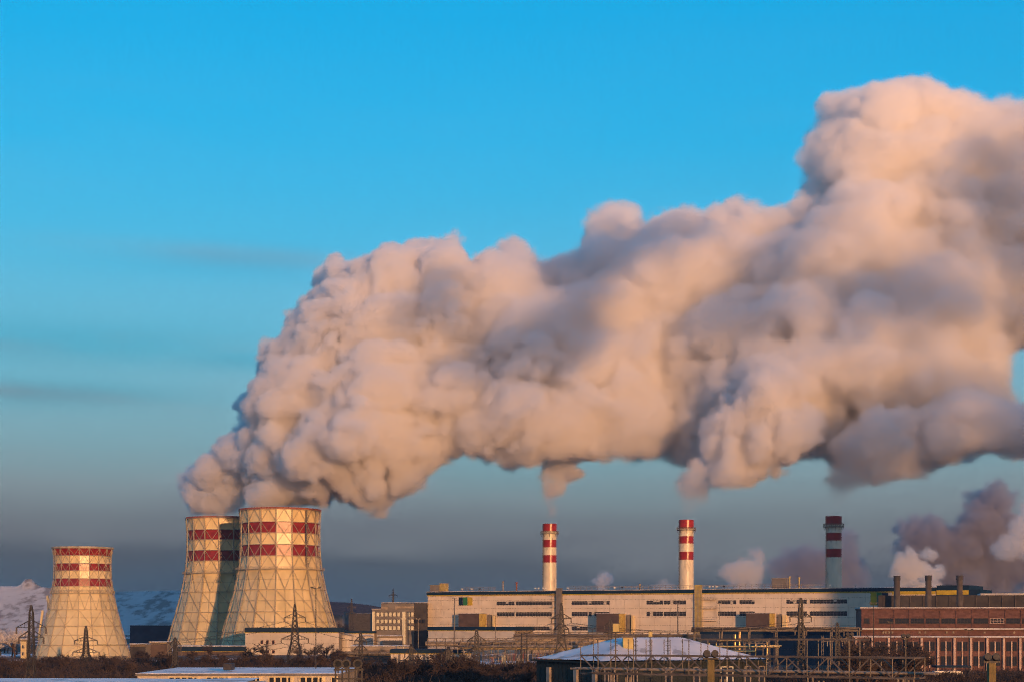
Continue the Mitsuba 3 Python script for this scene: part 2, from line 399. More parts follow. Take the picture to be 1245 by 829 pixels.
def chimney(px, y, wid, edges, plat, label):
    key = tag(num('chimney'), label, 'chimney', 'red and white chimneys behind the main hall')
    x, R = xat(px, y), wid / 2 / F * y
    z = [zat(q, y) for q in edges] + [0.0]
    for k in range(len(z) - 1):
        hi, lo = z[k], z[k + 1]
        flare = 1 + .10 * max(0, (30 - lo) / 30) if k == len(z) - 2 else 1
        prof = [(R - .6, lo), (R * flare, lo), (R, hi - .02), (R - .6, hi - .02), (R - .6, lo)] if k else [(R - .5, lo), (R + .12, lo), (R + .12, hi), (R - .5, hi), (R - .5, lo)]
        m = lathe(MB(), prof); m.v[0] += [x, y, 0]
        m.put(sub(key, 'red_band' if k % 2 == 0 else 'white_band'), 'm_chimney_red' if k % 2 == 0 else 'm_white', 35)
    zp = zat(plat, y)
    mb = lathe(MB(), [(R + .05, zp), (R + 1.1, zp), (R + 1.1, zp + .3), (R + .05, zp + .3), (R + .05, zp)], 32)
    for k in range(32):
        a0, a1 = k * math.pi / 16, (k + 1) * math.pi / 16
        p0, p1 = np.array([(R + 1.05) * math.cos(a0), (R + 1.05) * math.sin(a0), zp + .3]), np.array([(R + 1.05) * math.cos(a1), (R + 1.05) * math.sin(a1), zp + .3])
        mb.bar(p0, p0 + [0, 0, 1.2], .14); mb.bar(p0 + [0, 0, 1.2], p1 + [0, 0, 1.2], .14); mb.bar(p0 + [0, 0, .6], p1 + [0, 0, .6], .1)
        if k % 4 == 0:
            mb.bar(p0 - [0, 0, .2], p0 * [.87, .87, 1] - [0, 0, 1.8], .16)
    m = mb.mesh(); m.apply_translation([x, y, 0])
    scene[sub(key, 'platform')] = mikit.ply(m, 'm_steel_mid')
    mb = MB()   # ladder with hoops on the left flank
    for s in (-.35, .35):
        an = math.pi * 1.12 + s / R
        mb.bar([x + (R + .3) * math.cos(an), y + (R + .3) * math.sin(an), 20], [x + (R + .3) * math.cos(an), y + (R + .3) * math.sin(an), zp], .12)
    mb.put(sub(key, 'ladder'), 'm_steel_mid')
    return key
chimney(668.2, 862, 16.6, [637, 646.4, 656.5, 665.5, 675, 684], 649.5, 'lit red and white chimney nearest the big cooling towers')
chimney(834.3, 832, 17.8, [632.3, 642.5, 652, 661, 671, 680.7], 645, 'lit red and white chimney in the middle of the three')
chimney(1013.5, 768, 19.2, [627.6, 638, 648, 657.5, 667.4, 677.6], 641, 'shaded grey and red chimney above the right end of the main hall')

# unseen stack added behind the viewer to cast shade: its soft shadow lies on the third chimney and on the right end of the main hall
key = tag('shade_stack', 'very tall grey concrete stack added unseen behind the viewer to cast shade', 'chimney')
m = lathe(MB(), [(8.0, -1), (11.5, -1), (8.6, 172), (7.6, 172), (8.0, -1)], 40); m.v[0] += [438, -30, 0]; m.put(key + '__shaft', 'm_grey_wall', 35)
for zz_ in (60, 115, 168):
    R_ = 11.5 - 2.9 * zz_ / 172
    m = lathe(MB(), [(R_ + .05, zz_), (R_ + 1.2, zz_), (R_ + 1.2, zz_ + .5), (R_ + .05, zz_ + .5), (R_ + .05, zz_)], 32); m.v[0] += [438, -30, 0]; m.put(sub(key, 'gallery'), 'm_steel_mid')

# ------------------------------------------------------------------ main hall (turned, so that its right end is nearer)
D = lambda px: 1 / (.0011796 + (px - 520) * 3.15e-7)
MF = Face((xat(520, D(520)), D(520)), (xat(1050, D(1050)), D(1050)))
U = MF.U
UE = U(1192)
ZT = 31.1
key = tag('main_hall', 'long cream power station hall with navy roof edge and window strips', 'power station hall')
mb = MB()
MF.box(mb, 0, U(1138), -45, -.35, 0, ZT - .3)
mb.put('main_hall__core', 'm_joint')
mb = MB(); MF.box(mb, -.6, U(1138) + .5, -45.5, .48, ZT - .2, ZT + .06); mb.put('main_hall__roof', 'm_dirty_snow')
zf = ZT - 1.75
FAS = [(-.4, U(700)), (U(700), U(880)), (U(880), U(1138))]
for a, b in FAS:
    mb = MB(); MF.box(mb, a + .03, b - .03, -.3, .5, zf, ZT - .2); mb.put(sub(key, 'fascia'), 'm_navy')
    mb = MB(); MF.box(mb, a + .03, b - .03, -.3, .3, zf - .45, zf - .02); mb.put(sub(key, 'yellow_trim'), 'm_yellow')
rows = [(731, 735.6), (744, 749.2), (761.5, 766.2)]
RZ = [(MF.Z(b, U(640)), MF.Z(a, U(640))) for a, b in rows]
groups = [(604, 625.5, (1, 1, 0)), (627, 671, (1, 1, 1)), (695, 714.5, (1, 1, 1)), (715.5, 741, (1, 1, 0)), (786, 806, (1, 1, 0)), (807, 834, (1, 1, 0)), (873, 895, (1, 1, 0)), (899, 917.5, (1, 1, 0)), (956, 981, (1, 1, 0)), (984.5, 1030, (1, 1, 0))]
wins = []
for a, b, on in groups:
    for r, o in enumerate(on):
        if o:
            wins.append((U(a), U(b), *RZ[r]))
rw = np.random.default_rng(4)
for u0, u1, z0, z1 in wins:
    w = sub(key, 'window')
    mb = MB(); MF.box(mb, u0, u1, -.34, -.2, z0, z1); mb.put(w, 'm_glass')
    n = max(4, int(round((u1 - u0) / 1.55)))
    fr = MB(); bl = MB()
    for k in range(n + 1):
        u = u0 + (u1 - u0) * k / n
        MF.box(fr, u - .09, u + .09, -.2, -.06, z0, z1)
    for z in (z0 + .08, z0 + (z1 - z0) * .62, z1 - .08):
        MF.box(fr, u0, u1, -.2, -.075, z - .07, z + .07)
    fr.put(w + '__frame', 'm_grey_wall')
    k0 = 0
    for k in range(n):
        if rw.random() < .12:
            a = u0 + (u1 - u0) * k / n
            h = rw.choice([.38, .6, 1.0])
            MF.box(bl, a + .12, a + (u1 - u0) / n - .12, -.2, -.13, z1 - (z1 - z0) * h + .05, z1 - .1); k0 += 1
    if k0:
        bl.put(w + '__blind', 'm_window_frame')
pan1 = [(558, 562.8, 'm_navy'), (563.2, 568.3, 'm_green'), (568.7, 574.5, 'm_yellow')]
pan2 = [(1058.5, 1065.8, 'm_yellow'), (1066.2, 1072, 'm_green'), (1072.4, 1080, 'm_navy')]
hole = [shapely.box(*q[:1], q[2], q[1], q[3]) for q in wins]
holes = shapely.union_all([shapely.box(u0, z0, u1, z1) for u0, u1, z0, z1 in wins])
zrow = [0, 4.2, RZ[2][0] - .8, RZ[2][1] + .8, RZ[1][0] - .6, (RZ[1][1] + RZ[0][0]) / 2, RZ[0][1] + .7, zf - .5]
ucol = np.linspace(0, U(1138), 34)
proud = np.random.default_rng(8)
for z0, z1 in zip(zrow[:-1], zrow[1:]):
    for a, b in zip(ucol[:-1], ucol[1:]):
        s = shapely.box(a + .05, z0 + .05, b - .05, z1 - .05).difference(holes)
        mb = MB(); d = proud.uniform(-.035, .035)
        for g in getattr(s, 'geoms', [s]):
            if g.is_empty or g.area < .3:
                continue
            m = trimesh.creation.extrude_polygon(g, .3, engine='earcut')
            v = m.vertices
            q = np.array([MF.pt(x_, -.34 + z_ + d, y_) for x_, y_, z_ in v])
            mb.raw(q, m.faces[:, ::-1] if np.linalg.det(np.column_stack([[*MF.u, 0], [0, 0, 1], [*MF.n, 0]])) < 0 else m.faces)
        if mb.n:
            mb.put(sub(key, 'wall_panel'), 'm_facade')
for side, pan in (('left', pan1), ('right', pan2)):
    for a, b, m in pan:
        u0, u1 = U(a), U(b)
        zz = (MF.Z(736, u0), MF.Z(726, u0)) if side == 'left' else (MF.Z(735.5, u0), MF.Z(720.5, u0))
        mb = MB(); MF.box(mb, u0, u1, 0.03, .2, *zz); mb.put(sub(key, 'colour_panel'), m)
# projecting air intakes: dark front, ochre right flank, slim piers beside them
for a, b, c_, p0, p1, q0, q1, top, bot in ((557.5, 583, 591, 594.5, 598, 600.5, 603, 746, 763), (725, 753, 760.5, 763.5, 767, 769, 771.3, 746, 768), (907, 936, 946, 947, 950.5, 952.5, 957, 745.5, 765)):
    u0 = U(a); u1 = U(b); dep = 7.2
    um = u0 + (u1 - u0) * .5
    # the front corner is seen at b: walk along the wall until it fits
    f = lambda u, d, : CX + MF.pt(u, d, 0)[0] / MF.pt(u, d, 0)[1] * F
    uu = np.linspace(0, U(1138), 6000)
    fx = np.array([f(t, dep) for t in uu])
    ua, ub = np.interp(a, fx, uu), np.interp(b, fx, uu)
    z1, z0 = zat(top, MF.pt(um, dep, 0)[1]), zat(bot, MF.pt(um, dep, 0)[1])
    k = sub(key, 'air_intake')
    mb = MB(); MF.box(mb, ua, ub - .3, 0, dep, z0, z1); mb.put(k, 'm_brown_box')
    mb = MB(); MF.box(mb, ub - .28, ub, .02, dep - .05, z0, z1 - .05)
    for t in np.linspace(1, dep - .6, 5): MF.box(mb, ub, ub + .22, t - .12, t + .12, z0, z1 - .2)
    mb.put(k + '__flank', 'm_ochre')
    mb = MB(); MF.box(mb, ua - .2, ub + .2, 0.02, dep + .2, z1 + .01, z1 + .25); mb.put(k + '__roof', 'm_dirty_snow')
    mb = MB(); MF.box(mb, U(p0), U(p1), .02, 1.2, z0, z1 - .4); mb.put(sub(key, 'dark_pier'), 'm_grey_wall')
    mb = MB(); MF.box(mb, U(q0), U(q1), .02, 1.6, z0 - 1, z1 - .8); mb.put(sub(key, 'pale_pier'), 'm_cream')
# ochre stair shaft with landings and the dark riser shaft
mb = MB(); MF.box(mb, U(845), U(854), .02, .8, 3, MF.Z(714, U(850)) + 1.2)
mb.put('main_hall__stair_shaft', 'm_ochre')
mb = MB()
for py in (729, 740, 755): 
    MF.box(mb, U(843), U(871), .05, 1.1, MF.Z(py, U(850)) - .18, MF.Z(py, U(850)) + .1)
    MF.box(mb, U(843), U(871), .95, 1.05, MF.Z(py, U(850)) + .9, MF.Z(py, U(850)) + 1.0)
mb.put('main_hall__landing', 'm_pipe_dull')
mb = MB()
for k in range(9):
    z = 5 + k * 3.1
    MF.box(mb, U(845), U(854), .8, 1.0, z, z + .25)
for px in (845.4, 849.5, 853.6): MF.box(mb, U(px) - .15, U(px) + .15, .8, 1.05, 3, ZT)
mb.put('main_hall__stair_frame', 'm_steel_tan')
mb = MB(); MF.box(mb, U(677.5), U(684), .02, 1.6, 0, MF.Z(715, U(680))); mb.put('main_hall__riser_shaft', 'm_grey_wall')
mb = MB()
for py in np.linspace(724, 772, 8):
    MF.box(mb, U(671), U(676), .03, 1.8, MF.Z(py, U(675)) - .15, MF.Z(py, U(675)) + .1); MF.box(mb, U(671), U(676), 1.7, 1.8, MF.Z(py, U(675)) + .9, MF.Z(py, U(675)) + 1.05)
mb.put('main_hall__balcony', 'm_steel_tan')
mb = MB(); MF.box(mb, U(627), U(846), .02, 3.0, MF.Z(776.5, U(730)), MF.Z(770.5, U(730))); mb.put('main_hall__ledge', 'm_grey_wall')
# raised roof bay and the lower end at the far right
mb = MB(); MF.box(mb, U(1139), U(1178), -30, .4, 0, MF.Z(711.5, U(1150))); mb.put('main_hall__roof_bay', 'm_navy')
mb = MB(); MF.box(mb, U(1139), U(1178), .42, .6, MF.Z(723, U(1150)), MF.Z(717.5, U(1150))); mb.put(sub(key, 'bay_panel'), 'm_yellow')
mb = MB(); MF.box(mb, U(1085), U(1137), .05, .45, MF.Z(722.5, U(1110)), MF.Z(717.3, U(1110))); mb.put(sub(key, 'bay_panel'), 'm_yellow')
mb = MB(); MF.box(mb, U(1178) + .05, U(1192), -25, .3, 0, MF.Z(716.5, U(1185))); mb.put('main_hall__end_bay', 'm_navy')
# roof-top plant
def roof_thing(name, label, cat, px0, px1, py0, py1, mat, depth=3.0, back=4.0, extra=None):
    k = tag(num(name), label, cat)
    u0, u1 = U(px0), U(px1)
    mb = MB(); MF.box(mb, u0, u1, -back - depth, -back, ZT + .25, MF.Z(py0, u0)); mb.put(k + '__body', mat)
    mb = MB(); MF.box(mb, u0 - .15, u1 + .15, -back - depth - .15, -back + .15, MF.Z(py0, u0) + .005, MF.Z(py0, u0) + .2); mb.put(k + '__cap', 'm_steel_tan')
    if extra: extra(k, u0, u1)
    return k
roof_thing('roof_penthouse', 'grey penthouse with a lit end on the left corner of the hall roof', 'penthouse', 521.5, 533, 711.5, 719, 'm_grey_wall', 6, 1)
roof_thing('penthouse_lit_end', 'pale lit end of the penthouse on the hall roof, light put into its colour', 'penthouse end', 533.4, 538.5, 709.5, 719, 'm_ochre', 5, .8)  # sunlit end of the penthouse, its brightness put into the ochre colour
roof_thing('roof_cooler', 'dark grey air cooler on the hall roof left of the shaded chimney', 'air cooler', 933, 950, 703, 713, 'm_grey_wall', 6, 6)
for i, (px, w, top, mat) in enumerate(((606, 1.6, 707, 'm_pipe_dull'), (622.5, 1.8, 708, 'm_rust'), (956, 1.6, 701, 'm_ochre'), (967.5, 1.8, 702, 'm_ochre'), (773, 2.0, 710, 'm_pipe_dull'))):
    k = tag(num('roof_vent_stack'), ['tan vent stack nearest the coloured panel on the hall roof', 'rusty vent stack left of the first lit chimney', 'ochre vent post right beside the roof air cooler', 'ochre vent post second right of the roof air cooler', 'short tan vent stack between the two lit chimneys'][i], 'vent stack', 'vent stacks on the hall roof')
    u = U(px); b, t = MF.pt(u, -5, ZT + .2), MF.pt(u, -5, MF.Z(top, u))
    w *= .4
    MB().bar(b, t, w, n=10).put(k + '__pipe', mat)
    MB().bar(t - [0, 0, .5], t + [0, 0, .25], w * 1.5, n=10).put(k + '__cowl', mat)
for i, px in enumerate((561, 573, 583, 650.5, 654.5, 660, 663, 690, 756, 747, 862.5, 866.5, 871, 880, 1009, 1040)):
    k = tag(num('roof_light'), 'small roof floodlight standing along the edge of the hall roof', 'floodlight', 'floodlights along the edge of the hall roof')
    u = U(px); a = MF.pt(u, -.3, ZT + .25)
    MB().bar(a, a + [0, 0, .7], .15).put(k + '__post', 'm_steel_mid')
    mb = MB(); MF.box(mb, u - .4, u + .4, -.55, -.15, ZT + .9, ZT + 1.5); mb.put(k + '__head', 'm_lamp' if px not in (583, 756, 880) else 'm_steel_dark')
k = tag('roof_railing', 'thin rusty railing and pipe run along the hall roof', 'railing')
mb = MB()
for a, b in ((690, 840), (846, 1000), (560, 600)):
    for h in (1.2, 1.9): mb.bar(MF.pt(U(a), -2.5, ZT + h), MF.pt(U(b), -2.5, ZT + h), .16)
    for u in np.arange(U(a), U(b), 3.0): mb.bar(MF.pt(u, -2.5, ZT + .2), MF.pt(u, -2.5, ZT + 1.9), .13)
mb.put(k, 'm_pipe_dull')

# ------------------------------------------------------------------ flat-roofed halls in front
def hall(name, label, cat, px0, px1, y, top, depth, wall='m_facade_low', fascia='m_navy', fh=None, trim=True, y1=None, base=0.0, snow=True, panels=True, pw=4.0, roofmat=None):
    """Low hall with a fascia under its flat roof; its front stands at depth y (left end) to y1 (right end)."""
    y1 = y1 or y
    f = Face((xat(px0, y), y), (xat(px1, y1), y1))
    key = tag(num(name), label, cat)
    zt = zat(top, y); fh = fh or .06 * 16
    mb = MB(); f.box(mb, 0, f.L, -depth, -.2, base, zt - .1); mb.put(sub(key, 'core'), 'm_joint' if panels else wall)
    if panels:
        n = max(1, int(round(f.L / pw))); m = max(1, int(round((zt - fh) / 5)))
        for i in range(n):
            for j in range(m):
                mb = MB(); f.box(mb, f.L * i / n + .03, f.L * (i + 1) / n - .03, -.2, .02 * ((i * 7 + j * 3) % 4), base + (zt - fh - base) * j / m + .03, base + (zt - fh - base) * (j + 1) / m - .03)
                mb.put(sub(key, 'wall_panel'), wall)
    mb = MB(); f.box(mb, -.3, f.L + .3, -depth - .3, .35, zt - .1, zt + (.25 if snow else .02)); mb.put(key + '__roof', roofmat or ('m_snow' if snow else fascia or 'm_dirty_snow'))
    if fascia:
        mb = MB(); f.box(mb, -.25, f.L + .25, -.2, .3, zt - fh, zt - .1); mb.put(key + '__fascia', fascia)
        for u0, u1 in ((f.L + .02, f.L + .25), (-.25, -.02)):
            mb = MB(); f.box(mb, u0, u1, -depth, -.2, zt - fh, zt - .1); mb.put(sub(key, 'side_fascia'), fascia)
        if trim:
            mb = MB(); f.box(mb, -.2, f.L + .2, -.2, .2, zt - fh - .22, zt - fh - .01); mb.put(key + '__trim', 'm_yellow')
    return key, f, zt

def windows(key, f, spans, z0, z1, mat='m_glass', frame='m_window_frame', fw=.12, bars=1, proud=.06):
    for u0, u1 in spans:
        w = sub(key, 'window')
        mb = MB(); f.box(mb, u0, u1, .02, proud + .02, z0, z1); mb.put(w, mat)
        if frame:
            mb = MB()
            f.box(mb, u0 - fw, u0, .02, proud + .14, z0 - fw, z1 + fw); f.box(mb, u1, u1 + fw, .02, proud + .14, z0 - fw, z1 + fw)
            f.box(mb, u0, u1, .02, proud + .13, z0 - fw, z0); f.box(mb, u0, u1, .02, proud + .13, z1, z1 + fw)
            for b in range(bars):
                u = u0 + (u1 - u0) * (b + 1) / (bars + 1)
                f.box(mb, u - fw / 2, u + fw / 2, proud + .02, proud + .11, z0, z1)
            mb.put(w + '__frame', frame)

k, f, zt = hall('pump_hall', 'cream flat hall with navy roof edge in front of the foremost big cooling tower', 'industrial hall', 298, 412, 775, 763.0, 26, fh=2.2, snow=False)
windows(k, f, [(f.U(a), f.U(a + 2.6)) for a in (317, 323.8, 331)], zat(782.5, 775), zat(778.5, 775), 'm_glass', 'm_rust', .1, 0)
windows(k, f, [(f.U(a), f.U(a + 3)) for a in (317, 323.8, 331)], zat(794, 775), zat(790.5, 775), 'm_glass', 'm_rust', .1, 0)
k, f, zt = hall('pump_hall_wing', 'low cream wing with a thin navy edge right of the flat hall by the towers', 'industrial hall', 412.6, 455, 830, 767.2, 20, fh=1.1, snow=False)
k, f, zt = hall('valve_house', 'snow covered low valve house with navy edge at the foot of the rear big tower', 'valve house', 213, 297, 770, 785.5, 14, wall='m_brown_box', fh=2.3)
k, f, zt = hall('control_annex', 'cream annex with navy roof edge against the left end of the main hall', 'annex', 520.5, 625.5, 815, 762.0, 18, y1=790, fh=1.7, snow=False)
k, f, zt = hall('workshop', 'low cream workshop with navy roof edge behind the brown thicket', 'workshop', 475, 572, 561, 789.4, 14, fh=1.35, snow=False)
for u in np.arange(3, f.L - 1, 4.2): mb = MB(); f.box(mb, u - .35, u + .35, .1, .4, 0, zt - 1.6); mb.put(sub(k, 'buttress'), 'm_grey_wall')
k, f, zt = hall('store_shed', 'long low store shed with an orange roof edge left of the workshop', 'shed', 427, 496, 650, 785.3, 12, wall='m_brown_box', fascia='m_pipe_dull', fh=1.7, trim=False)
k, f, zt = hall('service_block', 'cream service block with dark blue roof below the grey office building', 'service block', 459, 489, 760, 773, 12, wall='m_facade_low', fascia=None)
mb = MB(); f.box(mb, f.U(466), f.U(489), .1, 5, 0, zat(778.5, 757)); mb.put(k + '__porch', 'm_dark_blue_wall')
k, f, zt = hall('transformer_hall', 'dark blue low transformer hall below the right half of the main hall', 'industrial hall', 852, 1046, 620, 766.5, 40, wall='m_dark_blue_wall', fascia='m_navy', fh=1.3, trim=False, y1=590, pw=6)
for a in (862, 905, 950, 985, 1020): mb = MB(); f.box(mb, f.U(a), f.U(a + 15), -9, -6, zt + .36, zt + 1.2); mb.put(sub(k, 'roof_light'), 'm_grey_wall')
k, f, zt = hall('yard_store', 'small brown yard store in shade right of the small cooling tower', 'store', 158, 177, 720, 783, 10, wall='m_dark_wall', fascia=None)
k, f, zt = hall('yard_store', 'low brown yard store at the left foot of the rear big tower', 'store', 182, 203, 735, 780.5, 10, wall='m_brown_box', fascia=None)
k, f, zt = hall('dark_depot', 'long dark depot at the foot of the snowy heap', 'depot', 158, 212, 1150, 760, 40, wall='m_dark_blue_wall', fascia=None, snow=False, panels=False)
k, f, zt = hall('gate_lodge', 'tiny cream lodge at the left of the small cooling tower', 'lodge', 25, 32, 700, 777, 6, wall='m_cream', fascia=None)
windows(k, f, [(.7, 1.6)], 1.5, 2.8); windows(k, f, [(.7, 1.6)], 4.4, 5.7)
k, f, zt = hall('far_block', 'dark block with a lit edge far behind on the right of the twin towers', 'building', 424, 450, 1300, 746, 30, wall='m_steel_dark', fascia=None, snow=False, panels=False)
for i, (a, b, t, y) in enumerate(((418, 427, 744, 1700), (406, 416, 748, 1500), (437, 446, 745, 1900), (560, 580, 748, 1800))):
    hall('far_building', ['pale far building left of the far dark block', 'low far building beside the foremost big tower', 'pale far building behind the far dark block', 'far building behind the main hall'][i], 'building', a, b, y, t, 20, wall='m_grey_wall', fascia=None, snow=False, panels=False)

# long white building and the nearest roof
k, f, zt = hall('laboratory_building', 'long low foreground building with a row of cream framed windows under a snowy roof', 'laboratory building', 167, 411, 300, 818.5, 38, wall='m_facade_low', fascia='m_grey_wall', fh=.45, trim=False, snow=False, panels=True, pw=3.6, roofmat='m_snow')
sp = [(f.U(a), f.U(a + 5.6)) for a in np.arange(206, 408, 7.6) if int((a - 206) / 7.6) % 5 != 4]
windows(k, f, sp, 4.0, zt - .75, 'm_glass', 'm_cream', .16, 0)
for a in (241, 279, 317, 355, 393): mb = MB(); f.box(mb, f.U(a) - .25, f.U(a) + .25, .05, .4, 0, zt - .5); mb.put(sub(k, 'pier'), 'm_cream')
mb = MB(); f.box(mb, f.U(262), f.U(272), -12, -8, zt + .35, zt + 1.6); mb.put(k + '__roof_vent', 'm_dark_wall')
k = tag('snowy_flat_roof_house', 'nearest flat roof under blue snow along the bottom left edge', 'building')
mb = MB(); mb.box(-80, xat(305, 122), 115, 127.6, 0, 11.06); mb.put(k + '__wall', 'm_grey_wall')
mb = MB(); mb.box(-80.3, xat(305, 122) + .3, 114.7, 127.9, 11.07, 11.36); mb.put(k + '__parapet', 'm_facade_low')
v, fc = sheet(np.linspace(-80, xat(305, 122), 60), np.linspace(115, 127.5, 12), lambda X, Y: 11.44 + .28 * meshkit.fbm(np.stack([X / 6, Y / 6, 0 * X], -1), 3, 2))
scene[k + '__snow'] = mikit.ply((v, fc), 'm_snow', smooth=True)

# ------------------------------------------------------------------ grey office building
f = Face((xat(452.5, 842), 842), (xat(503.5, 842), 842))
Z9 = lambda py: zat(py, 842)
k = tag('office_building', 'grey office building with three rows of square cream windows', 'office building')
mb = MB(); f.box(mb, 0, f.L, -20, 0, 0, Z9(741)); f.box(mb, f.U(463), f.L, -20, -2, 0, Z9(733.5)); mb.put(k + '__wall', 'm_grey_wall')
mb = MB(); f.box(mb, f.U(503.5) + .05, f.U(519.4), -20, -1.5, 0, Z9(733)); mb.put(k + '__side_block', 'm_dark_wall')
for r, (a, b) in enumerate(((744.5, 749.3), (753, 757.5), (761, 765.8))):
    xs = [457.8 + 5.05 * i for i in range(6)] + [495.5, 499.8]
    windows(k, f, [(f.U(x), f.U(x + 3.3)) for x in xs], Z9(b), Z9(a), 'm_cream_reflect', 'm_dark_wall', .18, 0)  # warm reflection put into the cream colour of the panes
windows(k, f, [(f.U(x), f.U(x + 3)) for x in (505, 509.5, 514)], Z9(757), Z9(753), 'm_glass', None)
mb = MB(); f.box(mb, f.U(452.5), f.U(455.8), .02, .9, 0, Z9(743.5)); mb.put(sub(k, 'pillar'), 'm_cream_reflect')
mb = MB(); f.box(mb, f.U(489), f.U(493), .02, .9, 0, Z9(743.5)); mb.put(sub(k, 'pillar'), 'm_cream_reflect')
mb = MB()
for x0, x1, y0, y1 in ((463, 471, 737.5, 739.5), (468.5, 471, 739.5, 747), (480, 503, 737, 739.2), (480, 482.5, 739.2, 747)):
    f.box(mb, f.U(x0), f.U(x1), -1.98, -1.5, Z9(y1), Z9(y0))
mb.put(k + '__lit_frame', 'm_pipe_dull')
mb = MB(); f.box(mb, -.3, f.U(463) - .05, -20, .3, Z9(741) + .02, Z9(740)); f.box(mb, f.U(463), f.U(520), -20, -1.6, Z9(733) + .02, Z9(732.3)); mb.put(k + '__roof', 'm_dirty_snow')
k = tag('roof_mast', 'slim aerial mast on the roof of the grey office building', 'mast')
b = f.pt(f.U(477), -6, Z9(732.3))
mb = MB().bar(b, [b[0], b[1], zat(715, 848)], .5, w2=.16)
for py, w in ((722, 1.2), (726, 1.6)): mb.bar([b[0] - w, b[1], zat(py, 848)], [b[0] + w, b[1], zat(py, 848)], .14)
mb.put(k, 'm_steel_dark')

# ------------------------------------------------------------------ brick boiler house on the right
f = Face((xat(1047, 545), 545), (xat(1340, 535), 535))
ZB = lambda py: zat(py, 540)
k = tag('brick_boiler_house', 'red brick boiler house with dark strip windows and lit pilasters at the right', 'boiler house')
mb = MB(); f.box(mb, 0, f.L, -22, 0, 0, ZB(741)); mb.put(k + '__wall', 'm_brick')
mb = MB(); f.box(mb, -.3, f.L, -22.3, .5, ZB(741), ZB(739.3)); mb.put(k + '__cornice', 'm_brick')
mb = MB(); f.box(mb, -.4, f.L, -22.4, .6, ZB(739.3) + .01, ZB(738)); mb.put(k + '__roof', 'm_dirty_snow')
ws = [(1050.5, 1057), (1069, 1086), (1088.3, 1104.5), (1107.3, 1123.3), (1125.6, 1142), (1144.5, 1161), (1164, 1180.5), (1184, 1201), (1204, 1220.5), (1223.5, 1240), (1243, 1259), (1262, 1278)]
for i, (a, b) in enumerate(ws):
    w = sub(k, 'window')
    mb = MB(); f.box(mb, f.U(a), f.U(b), .02, .06, ZB(757.5), ZB(752)); mb.put(w, 'm_glass')
    mb = MB()
    for t in np.linspace(0, 1, 5): f.box(mb, f.U(a + (b - a) * t) - .06, f.U(a + (b - a) * t) + .06, .06, .14, ZB(757.5), ZB(752))
    f.box(mb, f.U(a), f.U(b), .06, .13, ZB(754.8) - .06, ZB(754.8) + .06)
    f.box(mb, f.U(a) - .2, f.U(b) + .2, .02, .3, ZB(758.2), ZB(757.5)); f.box(mb, f.U(a) - .2, f.U(b) + .2, .02, .22, ZB(752), ZB(751.5))
    mb.put(w + '__frame', 'm_pilaster' if i == 8 else 'm_dark_wall')
for i in range(14):   # shallow piers between the strip windows
    mb = MB(); u = f.U([1048, 1063, 1087.1, 1105.9, 1124.4, 1143.2, 1162.5, 1182.2, 1202.5, 1222, 1241.5, 1260.5, 1280, 1300][i]); f.box(mb, u - .22, u + .22, .02, .28, ZB(763), ZB(741.2)); mb.put(sub(k, 'pier'), 'm_brick')
mb = MB(); f.box(mb, -.3, f.L, .02, .9, ZB(765.5), ZB(763.4)); mb.put(k + '__string_course', 'm_dirty_snow')
for a in (1073, 1076, 1080, 1084, 1117, 1124, 1150, 1158, 1196, 1232):
    mb = MB(); f.box(mb, f.U(a), f.U(a + 2), .02, .3, ZB(770), ZB(767.5)); mb.put(sub(k, 'vent'), 'm_pipe_dull')
g = Face((xat(1036, 531), 531), (xat(1340, 521), 521))
ZW = lambda py: zat(py, 526)
mb = MB(); g.box(mb, 0, g.L, -8.5, 0, 0, ZW(775)); mb.put(k + '__wing', 'm_brick')
mb = MB(); g.box(mb, -.3, g.L, -8.2, .6, ZW(775) + .01, ZW(773.3)); mb.put(k + '__wing_roof', 'm_dirty_snow')
for i in range(13):
    a = 1039.3 + 19.95 * i
    mb = MB(); g.box(mb, g.U(a), g.U(a + 2.6), .02, .75, 0, ZW(775.6)); mb.put(sub(k, 'pilaster'), 'm_pilaster')
    for (t, b) in ((780.5, 791), (798, 809)):
        windows(k, g, [(g.U(a + 5), g.U(a + 10)), (g.U(a + 12), g.U(a + 17))], ZW(b), ZW(t), 'm_glass', 'm_dark_wall', .1, 1)
    mb = MB(); g.box(mb, g.U(a + 10.3), g.U(a + 11.7), .02, .3, 1, ZW(779.5)); mb.put(sub(k, 'mullion'), 'm_pilaster')
for i, (px, t) in enumerate(((1090.5, 700), (1128.8, 699.5), (1166.8, 699.5))):
    k = tag(num('boiler_stack'), ['sooty short stack nearest the coloured panel on the brick boiler house', 'sooty short stack in the middle on the brick boiler house', 'sooty short stack farthest right on the brick boiler house'][i], 'stack', 'short stacks on the brick boiler house')
    y = 549; x = xat(px, y); R = 7.4 / 2 / F * y
    m = lathe(MB(), [(R - .3, ZB(739)), (R * .97, ZB(739)), (R, zat(t + 6, y)), (R - .3, zat(t + 6, y)), (R - .3, ZB(739))], 20); m.v[0] += [x, y, 0]; m.put(k + '__shaft', 'm_stack', 40)
    m = lathe(MB(), [(R - .4, zat(t + 6, y)), (R + .12, zat(t + 6, y)), (R + .12, zat(t, y)), (R - .4, zat(t, y)), (R - .4, zat(t + 6, y))], 20); m.v[0] += [x, y, 0]; m.put(k + '__head', 'm_dark_wall', 40)
h = Face((xat(1068, 590), 590), (xat(1345, 575), 575))
k = tag('coal_bunker_hall', 'dark coal bunker hall with a snowy roof rising behind the brick boiler house', 'industrial hall')
mb = MB(); h.box(mb, 0, h.L, -14, 0, 0, zat(723.5, 585)); mb.put(k + '__wall', 'm_dark_wall')
